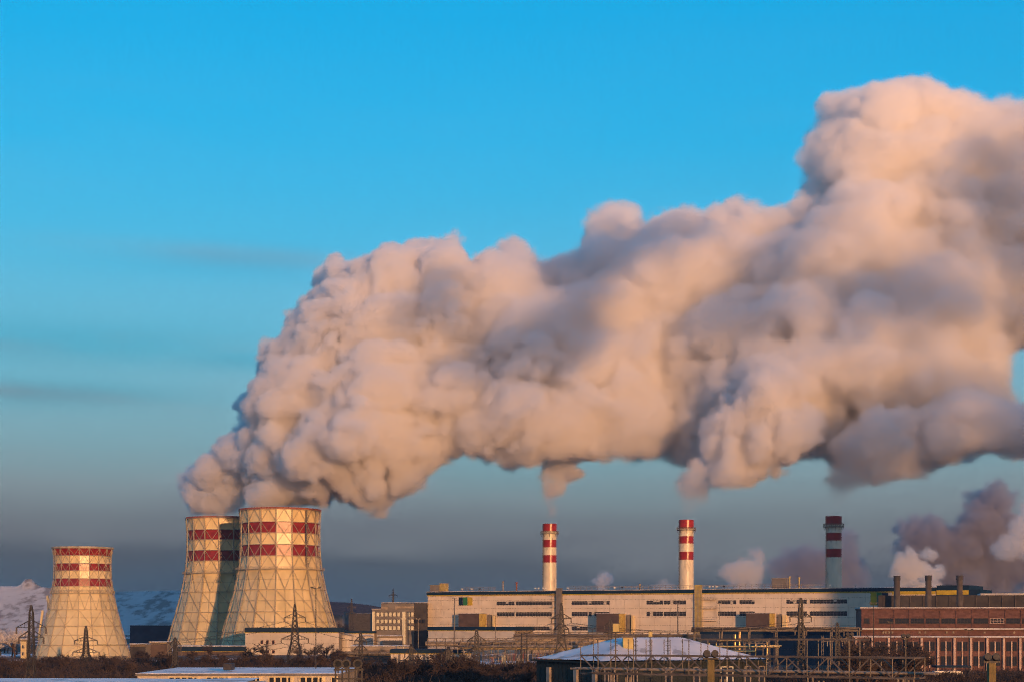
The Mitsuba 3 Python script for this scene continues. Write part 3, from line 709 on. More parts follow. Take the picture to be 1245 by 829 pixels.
mb = MB(); h.box(mb, h.U(1192), h.L, -14, .3, zat(723.5, 582) + .02, zat(721.2, 582)); mb.put(k + '__roof', 'm_dirty_snow')
for a in np.arange(1074, 1250, 16): mb = MB(); h.box(mb, h.U(a), h.U(a + 1.4), .02, .4, 12, zat(724, 585)); mb.put(sub(k, 'rib'), 'm_stack')

# ------------------------------------------------------------------ dark pump house with a snowy hipped roof (turned corner towards the viewer)
phi = math.radians(27)
C0 = np.array([xat(731, 250), 250.0])
uf, ul = np.array([math.cos(phi), math.sin(phi)]), np.array([-math.sin(phi), math.cos(phi)])
Lf, Ll = 30.5, 21.0
ze = zat(804.5, 250)
k = tag('pump_house', 'dark green pump house with a snowy hipped roof in the foreground', 'pump house')
ff = Face(C0, C0 + uf * Lf); fl = Face(C0 + ul * Ll, C0)
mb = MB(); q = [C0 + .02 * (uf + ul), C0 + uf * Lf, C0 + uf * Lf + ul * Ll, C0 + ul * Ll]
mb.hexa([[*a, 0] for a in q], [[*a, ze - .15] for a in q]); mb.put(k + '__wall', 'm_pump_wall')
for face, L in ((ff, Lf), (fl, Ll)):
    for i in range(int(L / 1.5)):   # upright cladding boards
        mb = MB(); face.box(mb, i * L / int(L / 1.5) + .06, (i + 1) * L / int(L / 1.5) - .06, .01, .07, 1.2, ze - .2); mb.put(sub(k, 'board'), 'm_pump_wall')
pts = []
N1, N2 = 60, 40
def roof_z(a, b):
    s = min(min(a, Lf - a) * .34, min(b, Ll - b) * .36)
    return ze + max(0, min(s, 3.35))
aa, bb = np.linspace(-.7, Lf + .7, N1), np.linspace(-.7, Ll + .7, N2)
v = np.array([[*(C0 + uf * a + ul * b), roof_z(a, b) + .05 + .22 * meshkit.fbm(np.array([a / 3, b / 3, 0.]), 3, 7)] for a in aa for b in bb])
i, j = np.meshgrid(np.arange(N1 - 1), np.arange(N2 - 1), indexing='ij'); kk = i * N2 + j
fc = np.stack([kk, kk + N2, kk + N2 + 1, kk + 1], -1).reshape(-1, 4)
scene[k + '__roof_snow'] = mikit.ply((v, fc), 'm_snow', smooth=40)
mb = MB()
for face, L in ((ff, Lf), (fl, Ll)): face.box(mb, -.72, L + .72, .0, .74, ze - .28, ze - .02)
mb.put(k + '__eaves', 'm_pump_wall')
for a in (738, 742.5, 765.5, 770, 812, 846, 879, 886.5, 908, 925):
    u = ff.U(a); mb = MB(); ff.box(mb, u - .45, u + .45, .08, .13, ze - 3.4, ze - 1.1); w = sub(k, 'window'); mb.put(w, 'm_glass')
    mb = MB(); ff.box(mb, u - .62, u - .45, .08, .3, ze - 3.5, ze - 1.0); ff.box(mb, u + .45, u + .62, .08, .3, ze - 3.5, ze - 1.0); ff.box(mb, u - .45, u + .45, .08, .29, ze - 1.1, ze - .95); mb.put(w + '__frame', 'm_cream_reflect' if 870 < a < 890 else 'm_pipe_dull')
for a in (669, 702, 725):
    u = fl.U(a); mb = MB(); fl.box(mb, u - .5, u + .5, .08, .5, 1, ze - 1.2); mb.put(sub(k, 'buttress'), 'm_pipe_dull')
a_, b_ = 8.0, 5.5
c2 = C0 + uf * a_ + ul * b_; zc = roof_z(a_, b_)
mb = MB(); mb.box(c2[0] - .8, c2[0] + .8, c2[1] - .8, c2[1] + .8, zc - .3, zc + 1.6); mb.put(k + '__roof_vent', 'm_ochre')
mb = MB(); mb.box(c2[0] - 1.05, c2[0] + 1.05, c2[1] - 1.05, c2[1] + 1.05, zc + 1.61, zc + 1.8); mb.put(k + '__vent_cap', 'm_steel_mid')

# ------------------------------------------------------------------ pipe bridge truss across the foreground
k = tag('pipe_bridge', 'long steel lattice pipe bridge crossing in front of the pump house', 'pipe bridge')
A, B = np.array([xat(706, 205), 205.0]), np.array([xat(1112, 180), 180.0])
tf = Face(A, B)
zl = lambda u: zat(np.interp(u, [0, tf.L], [818.5, 825]), tf.Y(u))
zm = lambda u: zat(np.interp(u, [0, tf.L], [796.5, 800]), tf.Y(u))
zh = lambda u: zat(np.interp(u, [0, tf.L], [777, 777.5]), tf.Y(u))
nb = 17
us = np.linspace(0, tf.L, nb + 1)
for d, nm in ((0, 'front'), (-3.0, 'rear')):
    for zz_, w, n_ in ((zl, .2, 'chord'), (zm, .18, 'chord')):
        MB().bar(tf.pt(0, d, zz_(0)), tf.pt(tf.L, d, zz_(tf.L)), w).put(sub(k, n_), 'm_steel_mid')
    for i, u in enumerate(us):
        top = zh if (i % 2 == 0 or u < tf.L * .42) and u < tf.L * .9 else zm
        MB().bar(tf.pt(u, d, zl(u)), tf.pt(u, d, top(u)), .1).put(sub(k, 'post'), 'm_steel_mid')
        if i < nb:
            v2 = us[i + 1]
            p, q = ((tf.pt(u, d, zm(u)), tf.pt(v2, d, zl(v2))) if (i % 2 == 0) == (u < tf.L * .5) else (tf.pt(u, d, zl(u)), tf.pt(v2, d, zm(v2))))
            MB().bar(p, q, .12).put(sub(k, 'diagonal'), 'm_steel_mid')
MB().bar(tf.pt(tf.L * .38, 0, zh(tf.L * .38)), tf.pt(tf.L * .88, 0, zh(tf.L * .88)), .2).put(sub(k, 'chord'), 'm_steel_mid')
mb = MB()
for u in us:
    mb.bar(tf.pt(u, 0, zl(u)), tf.pt(u, -3, zl(u)), .15); mb.bar(tf.pt(u, 0, zm(u)), tf.pt(u, -3, zm(u)), .15)
mb.put(k + '__cross_beam', 'm_steel_mid')
for i, (d, r) in enumerate(((-.8, .28), (-1.9, .36))):
    MB().bar(tf.pt(-2, d, zl(0) + .55), tf.pt(tf.L + 2, d, zl(tf.L) + .55), r, n=8).put(sub(k, 'pipe'), 'm_pipe_dull')
for px in (748, 864, 985, 1095):
    u = tf.U(px)
    mb = MB()
    for d in (0, -3): mb.bar(tf.pt(u - .3, d, 0), tf.pt(u - .3, d, zl(u)), .2); mb.bar(tf.pt(u + .3, d, 0), tf.pt(u + .3, d, zl(u)), .2)
    mb.put(sub(k, 'leg'), 'm_steel_mid')
# square masts with junction boxes beside it
for i, (px, top, boxes) in enumerate(((748.5, 757, [(758.5, 768, 1.9)]), (790.5, 766, [(768, 774, 1.2)]), (773, 772, []), (812, 770, []))):
    y = 214; x = xat(px, y)
    kk = tag(num('equipment_mast'), ['steel mast with a large ochre box at the left end of the pipe bridge', 'steel mast with a small ochre box above the pump house roof', 'bare thin mast between the two masts with boxes', 'bare thin mast above the middle of the snowy hipped roof'][i], 'mast', 'equipment masts by the pipe bridge')
    MB().bar([x, y, 0], [x, y, zat(top, y)], .15).put(kk + '__post', 'm_steel_dark')
    mb = MB()
    for z in np.arange(8, zat(top, y), .6): mb.bar([x - .3, y, z], [x + .3, y, z], .07)
    mb.put(kk + '__rung', 'm_steel_dark')
    for a, b, w in boxes:
        mb = MB(); mb.box(x - w * .2, x + w * .2, y - .5, y - .12, zat(b, y), zat(a, y)); mb.put(kk + '__box', 'm_ochre')
        mb = MB(); mb.box(x - w * .24, x + w * .24, y - .55, y - .08, zat(a, y) + .01, zat(a, y) + .12); mb.put(kk + '__box_lid', 'm_steel_mid')
def signal_post(px, y, p_top, lamps, col, label):
    kk = tag(num('floodlight_post'), label, 'floodlight post'); x = xat(px, y)
    zt_ = zat(p_top, y)
    if col: mb = MB(); mb.box(x - .36, x + .36, y - .36, y + .36, 0, zt_); mb.put(kk + '__pillar', col)
    else: MB().bar([x, y, 0], [x, y, zt_], .25).put(kk + '__post', 'm_steel_dark')
    MB().bar([x - lamps * .42, y, zt_ + .12], [x + lamps * .42, y, zt_ + .12], .18).put(kk + '__crossbar', 'm_steel_dark')
    for i in range(lamps):
        xx = x + (i - (lamps - 1) / 2) * .85
        m = trimesh.creation.cylinder(.38, .5, sections=14); m.apply_transform(trimesh.transformations.rotation_matrix(math.radians(75), [1, 0, 0])); m.apply_translation([xx, y - .1, zt_ + .62])
        w = sub(kk, 'lamp'); scene[w] = mikit.ply(m, 'm_steel_dark', smooth=40)
        MB().bar([xx, y, zt_ + .15], [xx, y, zt_ + .45], .1).put(w + '__bracket', 'm_steel_dark')
    return kk
signal_post(864, 172, 802, 2, 'm_ochre_dull', 'pair of dark floodlights on an ochre pillar before the pump house')
signal_post(1205.5, 168, 806, 2, 'm_ochre_dull', 'dark floodlights on an ochre pillar in front of the brick boiler house')
signal_post(1101, 300, 777, 2, None, 'dark floodlights on a thin post left of the lit pilasters')
signal_post(1033, 320, 775, 2, None, 'dark floodlights at the left corner of the brick boiler house')
k = tag('searchlight_rack', 'dark rack of round searchlights in front of the long low building', 'searchlight rack')
y = 160
mb = MB()
for px in (408, 416, 424, 432, 440): mb.bar([xat(px, y), y, 0], [xat(px, y), y, zat(812, y)], .16)
for py in (814, 825): mb.bar([xat(406, y), y, zat(py, y)], [xat(442, y), y, zat(py, y)], .16)
mb.put(k + '__frame', 'm_steel_dark')
for px, py in ((411, 807), (421, 807), (435, 807)):
    x = xat(px, y); z = zat(py, y)
    m = trimesh.creation.annulus(.3, .48, .35, sections=20); m.apply_transform(trimesh.transformations.rotation_matrix(math.radians(90), [1, 0, 0])); m.apply_translation([x, y, z])
    w = sub(k, 'lamp'); scene[w] = mikit.ply(m, 'm_steel_dark', smooth=40)
    MB().bar([x, y, z - .9], [x, y, z - .45], .14).put(w + '__stem', 'm_steel_dark')
    m = trimesh.creation.cylinder(.3, .1, sections=16); m.apply_transform(trimesh.transformations.rotation_matrix(math.radians(90), [1, 0, 0])); m.apply_translation([x, y + .1, z]); scene[w + '__lens'] = mikit.ply(m, 'm_glass')

# ------------------------------------------------------------------ pylons, poles and wires
TIPS = {}
def pylon(px, y, top, label, half, arms, flare=.42, base_w=None, thick=.26, rot=0.0, kind='lattice'):
    """Tapering four-legged lattice mast with cross-arms at the given photograph rows."""
    kk = tag(num('power_pylon'), label, 'pylon', 'lattice power pylons')
    x = xat(px, y); H = zat(top, y)
    bw = base_w or H * .11
    kz = H * flare
    wid = lambda z: np.interp(z, [0, kz, H * .93, H], [bw, bw * .36, .35, .12])
    R = lambda s, t, z: np.array([x + s * wid(z), y + t * wid(z), z])
    zs = np.concatenate([np.linspace(0, kz, 4), np.linspace(kz, H, 9)[1:]])
    for s, t in ((-1, -1), (1, -1), (1, 1), (-1, 1)):
        mb = MB()
        for a, b in zip(zs[:-1], zs[1:]): mb.bar(R(s, t, a), R(s, t, b), thick)
        mb.put(sub(kk, 'leg'), 'm_steel_dark')
    mb = MB()
    for i, (a, b) in enumerate(zip(zs[:-1], zs[1:])):
        for c0, c1 in (((-1, -1), (1, -1)), ((1, -1), (1, 1)), ((1, 1), (-1, 1)), ((-1, 1), (-1, -1))):
            mb.bar(R(*c0, a), R(*c1, b), thick * .6); mb.bar(R(*c1, a), R(*c0, b), thick * .6); mb.bar(R(*c0, b), R(*c1, b), thick * .6)
    mb.put(kk + '__bracing', 'm_steel_dark')
    tips = []
    for (py, w) in arms:
        z = zat(py, y); hw = w / F * y
        a = sub(kk, 'cross_arm'); mb = MB()
        ins = MB()
        for s in (-1, 1):
            tip = np.array([x + s * hw, y, z + .02 * hw])
            for t in (-1, 1): mb.bar([x + s * wid(z), y + t * wid(z), z], tip, thick * .8); mb.bar([x + s * wid(z + 1.4), y + t * wid(z + 1.4), z + 1.4 if kind == 'lattice' else z], tip, thick * .7)
            for q in (.35, .65):
                mb.bar([x + s * (wid(z) + (hw - wid(z)) * q), y, z], [x + s * (wid(z) + (hw - wid(z)) * q), y, z + 1.4 * (1 - q)], thick * .5)
            ins.bar(tip, tip - [0, 0, 1.3], .3, n=6); tips.append(tip - [0, 0, 1.3])
        mb.put(a, 'm_steel_dark'); ins.put(a + '__insulator', 'm_steel_mid')
    TIPS[kk] = tips
    return kk
pylon(104.5, 560, 761, 'dark pylon in front of the small cooling tower', 5, [(779, 14), (793, 16)], .35, 2.6)
pylon(358.5, 520, 734, 'dark pylon in front of the flat hall by the foremost big tower', 5, [(751, 13), (777, 16.5)], .42, 3.3)
pylon(38, 330, 736, 'tall blurred dark pylon at the left edge beside the small cooling tower', 5, [(763, 18), (775, 15)], .3, 1.9, .17)
pylon(682.5, 470, 733, 'tall dark pylon before the dark riser shaft of the main hall', 5, [(752, 12), (765, 9)], .5, 2.8, .34)
pylon(579.5, 440, 765, 'dark pylon rising from the thicket before the cream annex', 5, [(779, 11), (792, 9)], .35, 2.2, .32)
pylon(973.5, 420, 727, 'slender dark pylon before the third strip window group from the right', 5, [(750, 13), (766, 7)], .3, 2.4, .32)
pylon(438.5, 500, 768, 'short dark pylon left of the orange edged shed', 5, [(779, 7), (790, 8)], .35, 1.8)
pylon(500, 430, 783, 'short dark pylon before the low workshop', 5, [(794, 8), (803, 8)], .35, 2.0)
pylon(427.5, 1150, 728, 'faint far pylon on the skyline right of the foremost big tower', 5, [(738, 5), (746, 6)], .35, 3.0, .35)
pylon(478, 1250, 716, 'faint far mast pylon behind the grey office building', 5, [(724, 5)], .3, 2.0, .35)
pylon(213, 470, 775, 'small dark pylon in front of the left end of the valve house', 5, [(784, 7), (792, 8)], .35, 1.8)
pylon(545, 380, 786, 'low dark pylon in the thicket right of the workshop', 5, [(796, 8), (806, 8)], .35, 1.8)
pylon(1018, 470, 757, 'dark pylon at the right end of the dark blue hall', 5, [(768, 8), (778, 9)], .35, 2.0)
pylon(742, 560, 752, 'thin dark pylon behind the hipped roof', 5, [(761, 7), (769, 8)], .35, 2.0)
def wires(a, b, n, label):
    kk = num('power_line')
    labels[kk] = {'label': label, 'category': 'power line', 'group': 'power line wires'}
    for p, q in list(zip(TIPS[a], TIPS[b]))[:n]:
        t = np.linspace(0, 1, 13)[:, None]
        pts = p * (1 - t) + q * t; pts[:, 2] -= 4 * t[:, 0] * (1 - t[:, 0]) * np.linalg.norm(p - q) * .03
        MB().tube(pts, .035, 3).put(sub(kk, 'wire'), 'm_steel_dark')
wires('power_pylon', 'power_pylon_001', 4, 'thin wires between the pylons of the small and the big cooling tower')
wires('power_pylon_001', 'power_pylon_004', 4, 'thin wires between the pylon by the flat hall and the thicket pylon')
wires('power_pylon_004', 'power_pylon_003', 4, 'thin wires between the thicket pylon and the tall pylon at the main hall')
wires('power_pylon_003', 'power_pylon_005', 4, 'thin wires between the tall pylon and the slender pylon at the main hall')
def pole(px, y, top, label, w=.28, mat='m_steel_mid', arm=0, lamp=False):
    kk = tag(num('lamp_pole'), label, 'lamp pole' , 'poles about the yard'); x = xat(px, y); zt_ = zat(top, y)
    MB().bar([x, y, 0], [x, y, zt_], w, n=8, w2=w * .6).put(kk + '__shaft', mat)
    mb = MB().bar([x - .9, y, zt_ - .2], [x + .9, y, zt_ - .2], .14)
    mb.box(x - 1.0, x - .5, y - .3, y + .3, zt_ - .1, zt_ + .15); mb.box(x + .5, x + 1.0, y - .3, y + .3, zt_ - .1, zt_ + .15); mb.put(kk + '__head', mat)
pole(384, 330, 714, 'tall thin dark pole right of the big tower pylon', .26, 'm_steel_dark')
pole(508.5, 700, 752, 'pale thin pole before the dark side of the office building', .4, 'm_pipe_dull')
pole(552.5, 770, 727, 'grey mast with lamps in front of the coloured panel', .8, 'm_grey_wall')
pole(602.5, 700, 748, 'grey pole right of the first air intake', .4, 'm_grey_wall')
pole(1062, 420, 733, 'dark pole at the left end of the brick boiler house', .3, 'm_steel_dark')
pole(1178, 400, 765, 'dark pole before the lit pilasters', .22, 'm_steel_dark')
pole(490.5, 640, 752, 'cream post right of the office windows', .5, 'm_cream_reflect')
pole(824, 700, 733, 'grey mast before the middle window group', .8, 'm_grey_wall')
pole(874.5, 600, 733, 'thin pole right of the ochre stair shaft', .3, 'm_pipe_dull')
for i, (px, top) in enumerate(((634, 769), (640.5, 769), (1083, 756), (993, 778), (941, 768), (720, 764))):
    pole(px, 480, top, ['left post of the dark twin posts', 'right post of the dark twin posts', 'dark post before the brick wall', 'dark post before the dark blue hall', 'dark post left of the slender pylon', 'post right of the tall pylon'][i] + ' in the yard', .5 if i < 2 else .3, 'm_steel_dark')

# ------------------------------------------------------------------ pipe racks, switchyard and pipes in the yard
rng = np.random.default_rng(21)
def rack(label, px0, px1, y, top, low, bays, npipe, mats, y1=None):
    kk = tag(num('pipe_rack'), label, 'pipe rack', 'pipe racks in the yard'); f = Face((xat(px0, y), y), (xat(px1, y1 or y), y1 or y))
    z1, z0 = zat(top, y), zat(low, y)
    for u in np.linspace(0, f.L, bays + 1):
        mb = MB()
        for d in (0, -3): mb.bar(f.pt(u, d, 0), f.pt(u, d, z1), .3)
        mb.bar(f.pt(u, 0, z0), f.pt(u, -3, z0), .25); mb.bar(f.pt(u, 0, z1), f.pt(u, -3, z1), .25)
        mb.put(sub(kk, 'trestle'), 'm_steel_mid')
    for i in range(npipe):
        r = rng.uniform(.22, .6); z = z0 + (z1 - z0) * rng.uniform(0.02, .95); d = rng.uniform(-2.8, .2)
        MB().bar(f.pt(-1, d, z), f.pt(f.L + 1, d, z), 2 * r, n=10).put(sub(kk, 'pipe'), mats[i % len(mats)], 40)
    mb = MB()
    uu = np.linspace(0, f.L, bays + 1)
    for a, b in zip(uu[:-1], uu[1:]): mb.bar(f.pt(a, 0, z0), f.pt(b, 0, z1), .16)
    mb.bar(f.pt(0, 0, z1), f.pt(f.L, 0, z1), .22); mb.bar(f.pt(0, 0, z0), f.pt(f.L, 0, z0), .22)
    mb.put(kk + '__bracing', 'm_steel_mid')
rack('grey pipe rack running below the main hall windows', 627, 870, 700, 769, 777, 22, 6, ['m_grey_wall', 'm_steel_mid', 'm_pipe_dull'])
rack('tan pipe rack low in front of the cream annex', 520, 690, 660, 776, 785, 16, 5, ['m_ochre', 'm_pipe_dull', 'm_grey_wall'])
rack('dark pipe rack before the dark blue hall', 845, 1045, 540, 763, 767, 6, 4, ['m_dark_wall', 'm_steel_mid', 'm_navy'])
rack('tan pipe rack left of the hipped roof', 560, 722, 590, 779, 789, 12, 5, ['m_pipe_dull', 'm_ochre', 'm_grey_wall'])
rack('low brown pipe rack before the orange edged shed', 405, 520, 610, 792, 798, 8, 4, ['m_grey_wall', 'm_steel_mid'])
k = tag('bright_pipework', 'shiny golden pipes and upright vessels before the dark blue hall', 'pipework')
y = 520
def pipe(px0, px1, py, r): MB().bar(at(px0, py, y), at(px1, py, y), 2 * r, n=12).put(sub(k, 'pipe'), 'm_pipe', 50)
pipe(866, 948, 786.2, .42); pipe(872, 912, 778.4, .42); pipe(884, 918, 791.8, .4); pipe(925, 950, 785, .3)
for px, top in ((893.5, 771), (899.5, 768), (871, 781), (906, 781), (919, 781), (933, 781), (862.5, 781)):
    MB().bar([xat(px, y), y + .4, 0], [xat(px, y), y + .4, zat(top, y)], .75 if px in (893.5, 899.5) else .45, n=12).put(sub(k, 'upright'), 'm_pipe', 50)
for px in (880, 895, 910, 928, 944):
    MB().bar([xat(px, y), y + .5, 0], [xat(px, y), y + .5, zat(784, y)], .3).put(sub(k, 'support'), 'm_steel_mid')
for i, (px, r, top, y, lb) in enumerate(((421, 8.5, 771.5, 792, 'round pale tank in the gap right of the flat hall'), (446, 8, 773, 792, 'second round pale tank left of the service block'))):
    k = tag(num('storage_tank'), lb, 'tank', 'round storage tanks'); x = xat(px, y); R = r / F * y; zt_ = zat(top, y)
    m = lathe(MB(), [(0.01, 0), (R, 0), (R, zt_), (R * .5, zt_ + .5), (0.01, zt_ + .7)], 32); m.v[0] += [x, y, 0]; m.put(k + '__shell', 'm_facade_low', 40)
    mb = MB()
    for z in (zt_ * .35, zt_ * .7, zt_ - .1):
        for a in range(32): mb.bar([x + (R + .1) * math.cos(a * math.pi / 16), y + (R + .1) * math.sin(a * math.pi / 16), z], [x + (R + .1) * math.cos((a + 1) * math.pi / 16), y + (R + .1) * math.sin((a + 1) * math.pi / 16), z], .2)
    mb.put(k + '__hoop', 'm_steel_mid')
PORTAL = ['left in the back row before the cream annex', 'second from the left in the back row before the hall ledge', 'behind the twin posts in the back row', 'left in the middle row before the bright cabinet', 'beside the bright cabinet in the middle row',
          'at the foot of the tall pylon', 'behind the left eaves of the hipped roof', 'nearest, low in the thicket left of the twin posts', 'left of the thicket pylon', 'before the right end of the dark blue hall', 'before the bright golden pipes']
def portal(px0, px1, y, top, i):
    kk = num('switchyard_portal')
    tag(kk, 'thin steel switchyard portal ' + PORTAL[i], 'switchyard portal', 'switchyard portals')
    z = zat(top, y); x0, x1 = xat(px0, y), xat(px1, y)
    mb = MB()
    for x in (x0, x1):
        for s in (-.35, .35): mb.bar([x + s, y, 0], [x + s * .6, y, z + .8], .16)
        for h in np.arange(0, z, 1.2): mb.bar([x - .35, y, h], [x + .35, y, h + 1.0], .09)
    mb.put(kk + '__column', 'm_steel_mid')
    mb = MB().bar([x0, y, z], [x1, y, z], .16); mb.bar([x0, y, z - .8], [x1, y, z - .8], .16)
    n = max(3, int((x1 - x0) / 1.2))
    for q in range(n):
        a, b = x0 + (x1 - x0) * q / n, x0 + (x1 - x0) * (q + 1) / n
        mb.bar([a, y, z if q % 2 else z - .8], [b, y, z - .8 if q % 2 else z], .09)
    mb.put(kk + '__beam', 'm_steel_mid')
    mb = MB()
    for t in (.2, .5, .8): mb.bar([x0 + (x1 - x0) * t, y, z - .8], [x0 + (x1 - x0) * t, y, z - 2.2], .26, n=6)
    mb.put(kk + '__insulator', 'm_pipe_dull')
for i, (a, b, y, t) in enumerate(((588, 612, 560, 778), (612, 634, 560, 778), (640, 662, 560, 777), (592, 620, 500, 786), (622, 650, 500, 786), (655, 690, 520, 780), (690, 715, 560, 776), (596, 616, 455, 795), (545, 568, 520, 786), (1000, 1030, 470, 776), (905, 935, 480, 779))):
    portal(a, b, y, t, i)
for i in range(46):   # switchgear pedestals of the yard
    px, y = rng.uniform(560, 728), rng.uniform(470, 640)
    kk = tag(num('switchgear'), 'small grey switchgear column standing in the yard before the main hall', 'switchgear', 'switchgear columns of the yard')
    x = xat(px, y); h = rng.uniform(3, 6.2)
    MB().bar([x, y, 0], [x, y, h * .6], .45).put(kk + '__post', ['m_grey_wall', 'm_steel_mid', 'm_pipe_dull'][i % 3])
    mb = MB()
    for z in np.arange(h * .6, h, .3): mb.bar([x, y, z], [x, y, z + .2], .55, n=8)
    mb.bar([x - .9, y, h], [x + .9, y, h + .1], .14); mb.put(kk + '__insulator', ['m_pipe_dull', 'm_rust', 'm_facade_low'][i % 3])
for i, (px, y, w, h, mat) in enumerate(((612, 500, 1.2, 5.5, 'm_cream_reflect'), (656, 480, 2.6, 3.0, 'm_grey_wall'), (598, 470, 3.0, 2.6, 'm_pipe_dull'), (632, 520, 2.4, 3.4, 'm_dark_wall'), (676, 540, 3.2, 3.2, 'm_grey_wall'), (545, 500, 2.8, 3.0, 'm_grey_wall'), (705, 560, 3.0, 3.6, 'm_pipe_dull'))):
    kk = tag(num('transformer'), ['narrow bright cabinet standing in the yard', 'grey transformer by the twin posts', 'tan transformer left of the bright cabinet', 'dark transformer behind the bright cabinet', 'grey transformer at the foot of the tall pylon', 'grey transformer left of the thicket pylon', 'tan transformer behind the hipped roof'][i], 'transformer', 'yard transformers')
    x = xat(px, y); mb = MB(); mb.box(x - w / 2, x + w / 2, y - 1, y + 1, .3, h); mb.put(kk + '__body', mat)
    mb = MB()
    for q in np.linspace(-w / 2 + .2, w / 2 - .2, 5): mb.box(x + q - .06, x + q + .06, y - 1.35, y - 1.01, .5, h - .4)
    mb.put(kk + '__fin', mat)
    mb = MB()
    for q in (-.3, 0, .3): mb.bar([x + q * w, y, h], [x + q * w, y, h + 1.0], .22, n=6)
    mb.put(kk + '__bushing', 'm_pipe_dull')

# ------------------------------------------------------------------ vehicles on the right
def van(px, y, L, H, rot, label, mat):
    kk = tag(num('parked_van'), label, 'van'); x = xat(px, y)
    M = trimesh.transformations.rotation_matrix(rot, [0, 0, 1]); M[:3, 3] = [x, y, 0]
    pr = np.array([(-L / 2, .5), (L / 2 - .1, .5), (L / 2, 1.2), (L / 2 - .5, 1.5), (L / 2 - 1.2, H - .25), (L / 2 - 1.6, H), (-L / 2 + .3, H), (-L / 2, H - .3)])
    m = trimesh.creation.extrude_polygon(shapely.Polygon(pr).buffer(-.12).buffer(.12, quad_segs=3), 2.1, engine='earcut')
    m.apply_transform(trimesh.transformations.rotation_matrix(math.pi / 2, [1, 0, 0])); m.apply_translation([0, 1.05, 0]); m.apply_transform(M); scene[kk + '__body'] = mikit.ply(m, mat, smooth=30)
    def side(nm, x0, x1, z0, z1, material):
        mb = MB(); mb.box(x0, x1, -1.08, -1.02, z0, z1); mm = mb.mesh(); mm.apply_transform(M); scene[sub(kk, nm)] = mikit.ply(mm, material)
    side('window', L / 2 - 2.3, L / 2 - 1.35, 1.5, H - .4, 'm_glass'); side('window', -L / 2 + .5, -L / 2 + 1.9, 1.55, H - .45, 'm_glass'); side('window', -L / 2 + 2.1, L / 2 - 2.5, 1.55, H - .45, 'm_glass')
    for q in (-L / 2 + 1.1, L / 2 - 1.1):
        m = trimesh.creation.cylinder(.38, 2.2, sections=20); m.apply_transform(trimesh.transformations.rotation_matrix(math.pi / 2, [1, 0, 0])); m.apply_translation([q, 0, .38]); m.apply_transform(M); scene[sub(kk, 'wheel')] = mikit.ply(m, 'm_tyre', smooth=40)
van(1154, 430, 8.6, 3.0, .06, 'pale long van parked below the dark canopy before the brick boiler house', 'm_vehicle')
van(1247, 330, 5.5, 2.9, .5, 'bluish white van cut by the right edge of the picture', 'm_white')
k = tag('canopy', 'dark flat canopy above the pale long van', 'canopy'); y = 436
mb = MB(); mb.box(xat(1137, y), xat(1179, y), y - 1.5, y + 4, zat(811.5, y), zat(809, y)); mb.put(k + '__roof', 'm_navy')
mb = MB()
for px in (1138, 1158, 1178): mb.bar([xat(px, y), y, 0], [xat(px, y), y, zat(811.5, y)], .2)
mb.put(k + '__post', 'm_steel_dark')

# ------------------------------------------------------------------ bare trees and scrub
def bare_tree(seed, H, spread, dense):
    """(trunk, twigs) of a leafless tree: limbs split again and again into fine twigs."""
    r = np.random.default_rng(seed); trunk, tw = MB(), MB()
    def grow(p, d, L, w, lev):
        n = 3 if lev < 2 else 2
        pts = [p]
        for i in range(n):
            d = d + r.normal(0, .13, 3); d[2] += .05; d = d / np.linalg.norm(d); p = p + d * L / n; pts.append(p)
        mb = trunk if lev < 2 else tw
        for i in range(n):
            (mb.bar if lev < 2 else mb.twig)(pts[i], pts[i + 1], w * (1 - .25 * i / n), w2=w * (1 - .25 * (i + 1) / n), n=5 if lev < 2 else 3)
        if lev >= dense:
            return
        for k in range(r.integers(4, 6) if lev else 5):
            t = r.uniform(.35, 1.0); q = pts[1 + int(t * (n - 1) + .0)] if t < .95 else pts[-1]
            a = r.uniform(0, 2 * math.pi); e = np.array([math.cos(a), math.sin(a), 0]) * spread * r.uniform(.5, 1.1) + d * r.uniform(.5, 1.0)
            grow(np.array(q), e / np.linalg.norm(e), L * r.uniform(.55, .78), max(w * .52, .05), lev + 1)
    grow(np.zeros(3), np.array([0, 0, 1.0]), H * .38, H * .035, 0)
    return trunk.mesh(), tw.mesh()
TREES = []
for sd_, H, sp_, dn in ((1, 9, .8, 4), (2, 11, .6, 4), (3, 8, 1.0, 4), (4, 10, .75, 4), (5, 12, .6, 4)):
    a, b = bare_tree(sd_, H, sp_, dn)
    TREES.append((mikit.ply(a, 'm_bark'), mikit.ply(b, 'm_twig'), H))
def tree(px, y, h, label, group, twig=None):
    kk = tag(num('bare_tree'), label, 'tree', group); a, b, H = TREES[rng.integers(len(TREES))]
    s = h / H; M = T().translate([xat(px, y), y, -.1]).rotate([0, 0, 1], rng.uniform(0, 360)).scale([s * rng.uniform(.9, 1.35), s * rng.uniform(.9, 1.35), s])
    scene[kk + '__trunk'] = {**a, 'to_world': M}; scene[kk + '__crown'] = {**b, 'to_world': M, **({'bsdf': {'type': 'ref', 'id': twig}} if twig else {})}
def grove(n, px0, px1, y0, y1, h0, h1, label, group, twig=None):
    for _ in range(n): tree(rng.uniform(px0, px1), rng.uniform(y0, y1), rng.uniform(h0, h1), label, group, twig)
grove(28, -5, 165, 430, 560, 4.5, 8, 'low bare tree in the dark thicket under the small cooling tower', 'thicket under the small cooling tower')
grove(16, -25, 22, 720, 860, 10, 16.5, 'pale frosted tree at the far left edge', 'frosted trees at the left edge', 'm_frost')
grove(24, 165, 300, 480, 640, 5, 9, 'bare tree in front of the valve house and rear big tower', 'thicket before the rear big tower')
grove(18, 300, 412, 480, 620, 6, 11, 'bare tree in front of the flat hall by the foremost big tower', 'thicket before the flat hall')
